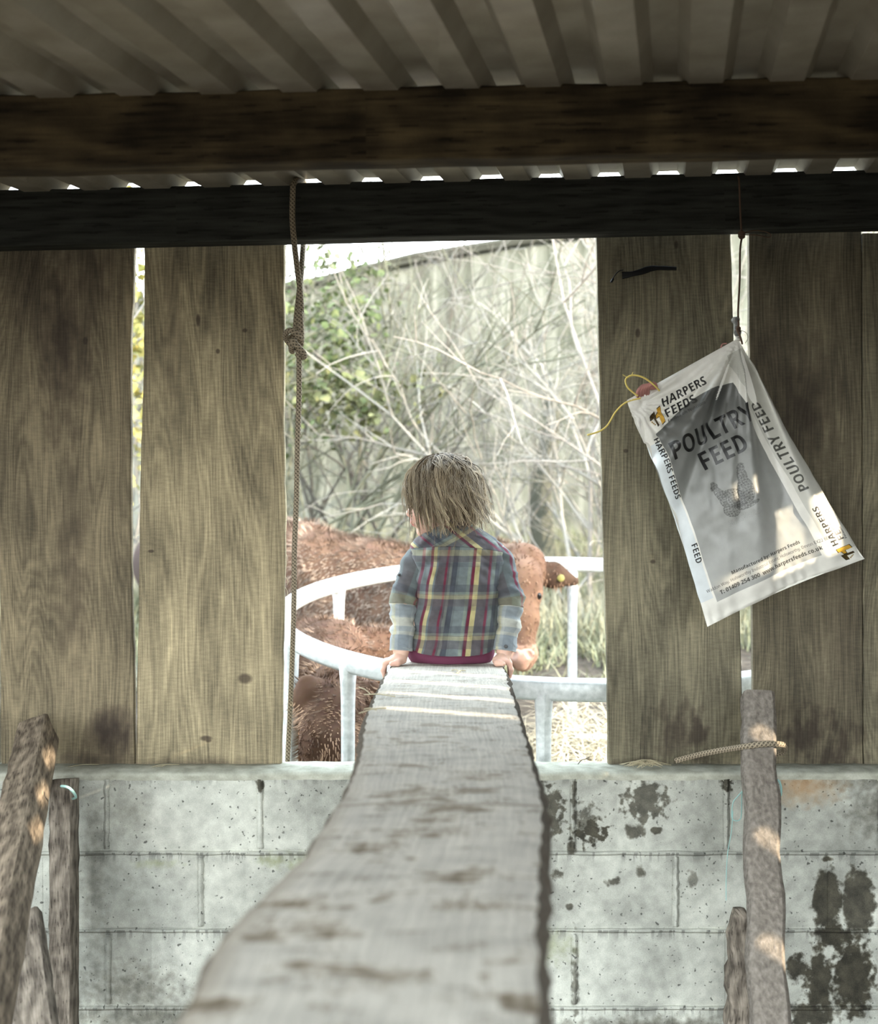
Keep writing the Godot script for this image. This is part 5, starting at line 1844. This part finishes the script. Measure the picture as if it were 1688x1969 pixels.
func build_outside():
	var nz := FastNoiseLite.new()
	nz.seed = 90
	nz.frequency = 0.6
	nz.fractal_octaves = 4
	var g := Geo.new()
	var rows := []
	var zs := []
	var z := 14.0
	while z > -60.0:
		zs.append(z)
		z -= 0.09 if z < -3.5 and z > -7.5 else 0.25 if z < 0.0 and z > -14.0 else 2.0
	var xs := []
	var x := -40.0
	while x < 40.0:
		xs.append(x)
		x += 0.1 if absf(x) < 2.4 else 0.4 if absf(x) < 7 else 3.0
	for zz in zs:
		var row := []
		for xx in xs:
			var y := ground_y(xx, zz)
			if zz < -3.7: y += 0.05 * nz.get_noise_2d(xx * 2.5, zz * 2.5) + 0.02 * nz.get_noise_2d(xx * 9, zz * 9)
			elif zz > -3.6: y -= 0.05
			row.append(g.vert(Vector3(xx, y, zz)))
		rows.append(row)
	g.grid(rows)
	var gr := put("ground", g.mesh(), M.mud)
	tag(gr, "", "", "", "structure")
	# a concrete wall at the top of the bank, its head sloping up to the right
	var wl := Geo.new()
	var pts := [[-900, 640], [300, 585], [590, 552], [800, 505], [1000, 472], [1160, 452], [1700, 400], [2600, 330]]
	var wr := []
	var cp := []
	for q in pts:
		var p := px(q[0], q[1], 12.6)
		var f: Vector3 = Vector3(p.x, 0.9, p.z)
		wr.append([wl.vert(f, Vector2(p.x * 0.5, 0.9 * -0.3)), wl.vert(p, Vector2(p.x * 0.5, p.y * -0.3)), wl.vert(p - Vector3(0, 0, 0.3)), wl.vert(f - Vector3(0, 0, 0.3))])
		cp.append(p + Vector3(0, 0.03, -0.15))
	wl.grid(wr)
	var w := thing("retaining_wall", "pale grey concrete wall behind the brambles, its head sloping up to the right", "wall", Vector3(0, 1.2, -12.75))
	put("face", split_flat(wl).mesh(), M.far_concrete, w)
	put("coping", timber(cp, 0.42, 0.10, Vector3.UP, 0.03, 5, 1.0, 0.02).mesh(), M.far_coping, w)
	# brambles and saplings on the bank
	var pale := Color(0.29, 0.27, 0.235)
	var grey := Color(0.20, 0.19, 0.17)
	shrub("bramble", "pale arching bramble right of the child's head, reaching to the opening's top", Vector3(1.55, 0, -9.0), 9, 2.5, Vector3(-0.5, 0.3, 0), 0.05, 0.022, pale, 1)
	shrub("bramble", "tangled pale bramble against the board at the opening's right edge", Vector3(2.1, 0, -8.4), 10, 2.6, Vector3(-0.25, 0.6, 0), 0.04, 0.018, Color(0.30, 0.265, 0.23), 2)
	shrub("bare_shrub", "grey bare shrub directly behind the child's head, thin upright stems", Vector3(0.15, 0, -10.2), 10, 2.3, Vector3(0.1, 0.6, 0), 0.02, 0.014, grey, 3)
	var ivy := shrub("ivy_shrub", "mossy shrub with green ivy leaves beside the knotted rope", Vector3(-1.3, 0, -9.6), 9, 2.9, Vector3(0.35, 0.5, 0), 0.05, 0.020, Color(0.14, 0.14, 0.10), 4)
	leaves_on(ivy, px(610, 640, 9.6), Vector3(0.7, 0.9, 0.5), 900, 0.06, Color(0.05, 0.075, 0.025), Color(0.15, 0.175, 0.08), 5)
	leaves_on(ivy, px(660, 760, 9.6), Vector3(0.8, 0.35, 0.4), 420, 0.07, Color(0.13, 0.14, 0.065), Color(0.20, 0.205, 0.10), 6)
	var gold := shrub("sapling", "sapling with yellow-green leaves seen through the narrow left gap between boards", Vector3(-2.5, 0, -8.8), 8, 2.7, Vector3(0, 0.9, 0), 0.01, 0.018, grey, 7)
	leaves_on(gold, px(265, 650, 8.8), Vector3(0.7, 1.1, 0.5), 1300, 0.06, Color(0.15, 0.17, 0.06), Color(0.42, 0.36, 0.12), 8)
	shrub("thorn_shrub", "thorny bare shrub high at the opening's top left against the sky", Vector3(-0.75, 0, -11.2), 9, 3.6, Vector3(0.25, 1.0, 0), 0.015, 0.018, Color(0.11, 0.10, 0.085), 9)
	shrub("bare_shrub", "pale bare shrub low behind the right arm of the child, by the cow's ear", Vector3(1.7, 0, -9.9), 12, 2.0, Vector3(-0.1, 0.5, 0), 0.03, 0.015, pale, 10)
	var tr := thing("tree_trunk", "greyish young tree trunk on the bank just right of the child's head", "tree", Vector3(0.95, ground_y(0.95, -10.6), -10.6))
	var sg := Geo.new()
	sg.colored = true
	var sp := []
	for i in 12: sp.append(Vector3(0.86 + 0.03 * sin(i * 0.9) + i * 0.012, ground_y(0.95, -10.6) - 0.1 + i * 0.17, -10.6))
	tube(sg, sp, [0.17, 0.135, 0.12, 0.11, 0.105, 0.10, 0.095, 0.09, 0.085, 0.075, 0.06, 0.05], 12, Color(0.085, 0.085, 0.065))
	put("trunk", sg.mesh(), M.twig, tr)
	# grass on the bank
	var r := RandomNumberGenerator.new()
	r.seed = 15
	var where := []
	var cols := []
	for i in 60000:
		var d := 6.9 + 5.5 * pow(r.randf(), 0.75)
		var xx := r.randf_range(-0.48, 0.48) * d * 1.0
		if d < 8.0 and nz.get_noise_2d(xx * 2, d * 2) < 0.02: continue
		var s := r.randf_range(0.5, 1.2) * (0.55 if d < 8.0 else 1.0)
		where.append(Transform3D(Basis.from_euler(Vector3(r.randf_range(-0.5, 0.5), r.randf() * TAU, r.randf_range(-0.3, 0.3))).scaled(Vector3(1, s, 1)), Vector3(xx, ground_y(xx, -d) - 0.01, -d)))
		var green := clampf(0.5 + 1.3 * nz.get_noise_2d(xx * 0.9 + 40, d * 0.9), 0, 1)
		cols.append(Color(0.27, 0.255, 0.19).lerp(Color(0.14, 0.16, 0.085), green * r.randf_range(0.3, 1.0)))
	tag(many("bank_grass", blade_mesh(0.014, 0.34, 0.5), M.grass, where, cols), "dry and green grass covering the bank behind the cattle", "grass", "", "stuff")
	where = []
	cols = []
	for i in 9000:   # loose straw and hay in the feeder
		var a := r.randf() * TAU
		var q := sqrt(r.randf()) * 1.14
		var p := RC + Vector3(sin(a) * q, 0, cos(a) * q)
		var hgt := 0.16 * maxf(0.0, 1.0 - q * 0.6) + (0.12 if p.x > 0.5 else 0.0)
		p.y = ground_y(p.x, p.z) + r.randf() * (0.05 + hgt)
		where.append(Transform3D(Basis.from_euler(Vector3(r.randf_range(0.9, 1.9), r.randf() * TAU, r.randf_range(-0.4, 0.4))), p))
		cols.append(Color(0.34, 0.29, 0.20).lerp(Color(0.52, 0.46, 0.34), r.randf()))
	tag(many("feeder_straw", blade_mesh(0.006, 0.26, 0.4), M.grass, where, cols), "pale straw strewn over the ground inside the ring feeder", "straw", "", "stuff")

func build_small_things():
	# a black rubber strap screwed to the board right of the opening
	var d := 3.585
	var g := Geo.new()
	var pts := [px(1196, 530, d - 0.018), px(1212, 528, d - 0.022), px(1232, 523, d - 0.018), px(1252, 517, d - 0.012), px(1270, 516, d - 0.006), px(1300, 517, d)]
	var hs := [0.022, 0.016, 0.017, 0.014, 0.011, 0.010]
	var path := smooth_path(pts, 5)
	var hh := []
	for i in path.size(): hh.append(curve_at([[0, 0.024], [0.25, 0.014], [0.5, 0.019], [0.8, 0.013], [1, 0.011]], float(i) / (path.size() - 1)))
	var t := thing("rubber_strap", "black rubber strap with a wire hook nailed to the board right of the opening", "strap")
	var w := []
	for i in path.size(): w.append(0.009)
	put("strap", timber(path, w, hh, Vector3.UP, 0.001, 3, 1.0, 0.002).mesh(), M.black_rubber, t)
	tube(g, smooth_path([px(1198, 520, d - 0.02), px(1190, 522, d - 0.022), px(1182, 530, d - 0.022), px(1176, 540, d - 0.02), px(1174, 544, d - 0.02)], 5), 0.0016, 6)
	tube(g, [px(1179, 536, d - 0.02), px(1175, 543, d - 0.02)], [0.0035, 0.004], 7)
	put("wire_hook", g.mesh(), M.black_rubber, t)
	# wisps of straw on the coping
	var s := Geo.new()
	var r := RandomNumberGenerator.new()
	r.seed = 9
	for i in 26:
		var c := px(1240 + r.randfn(0, 14), 1468, 3.53)
		c.y = 0.899 + r.randf() * 0.012
		var a := r.randf() * TAU
		var l := r.randf_range(0.02, 0.055)
		tube(s, smooth_path([c - Vector3(cos(a), -0.1 * r.randf(), sin(a) * 0.5) * l, c + Vector3(0, 0.012, 0), c + Vector3(cos(a + 0.4), 0.1 * r.randf(), sin(a) * 0.5) * l], 3), 0.0009, 4)
	tag(put("straw_wisp", s.mesh(), M.straw), "wisp of pale straw on the coping beneath the board right of the opening", "straw", "", "stuff")
	var s2 := Geo.new()
	for q in [[292, 1490, 330, 1476], [300, 1474, 345, 1478], [310, 1482, 328, 1470], [130, 1478, 190, 1474]]:
		var a := px(q[0], 1476, 3.54)
		var b := px(q[2], 1472, 3.56)
		a.y = 0.899
		b.y = 0.902
		tube(s2, [a, a.lerp(b, 0.5) + Vector3(0, 0.004, 0), b], 0.001, 4)
	tag(put("straw_wisp", s2.mesh(), M.straw), "few thin straws on the coping beneath the left boards", "straw", "", "stuff")
	var tw := Geo.new()
	tube(tw, smooth_path([px(1111, 1470, 3.52), px(1118, 1462, 3.52), px(1126, 1460, 3.53), px(1133, 1456, 3.53)], 4), 0.0012, 5)
	tag(put("twig", tw.mesh(), M.bark), "small dark twig on the coping right of the plank", "twig")
	var s3 := Geo.new()
	for q in [[700, 1336, 760, 1340], [712, 1335, 690, 1322], [700, 1364, 724, 1366], [742, 1362, 690, 1372], [868, 1289, 885, 1292], [878, 1294, 895, 1290]]:
		var y := 1.184
		var a := Vector3(0, y, 0)
		var da: float = (EYE - y) * F / (q[1] - 985.0)
		var db: float = (EYE - y) * F / (q[3] - 985.0)
		tube(s3, [px(q[0], q[1], da), px((q[0] + q[2]) / 2.0, (q[1] + q[3]) / 2.0, (da + db) / 2) + Vector3(0, 0.004, 0), px(q[2], q[3], db)], 0.0015, 4)
	tag(put("straw_wisp", s3.mesh(), M.straw), "few straws lying on the sunlit bands of the plank", "straw", "", "stuff")
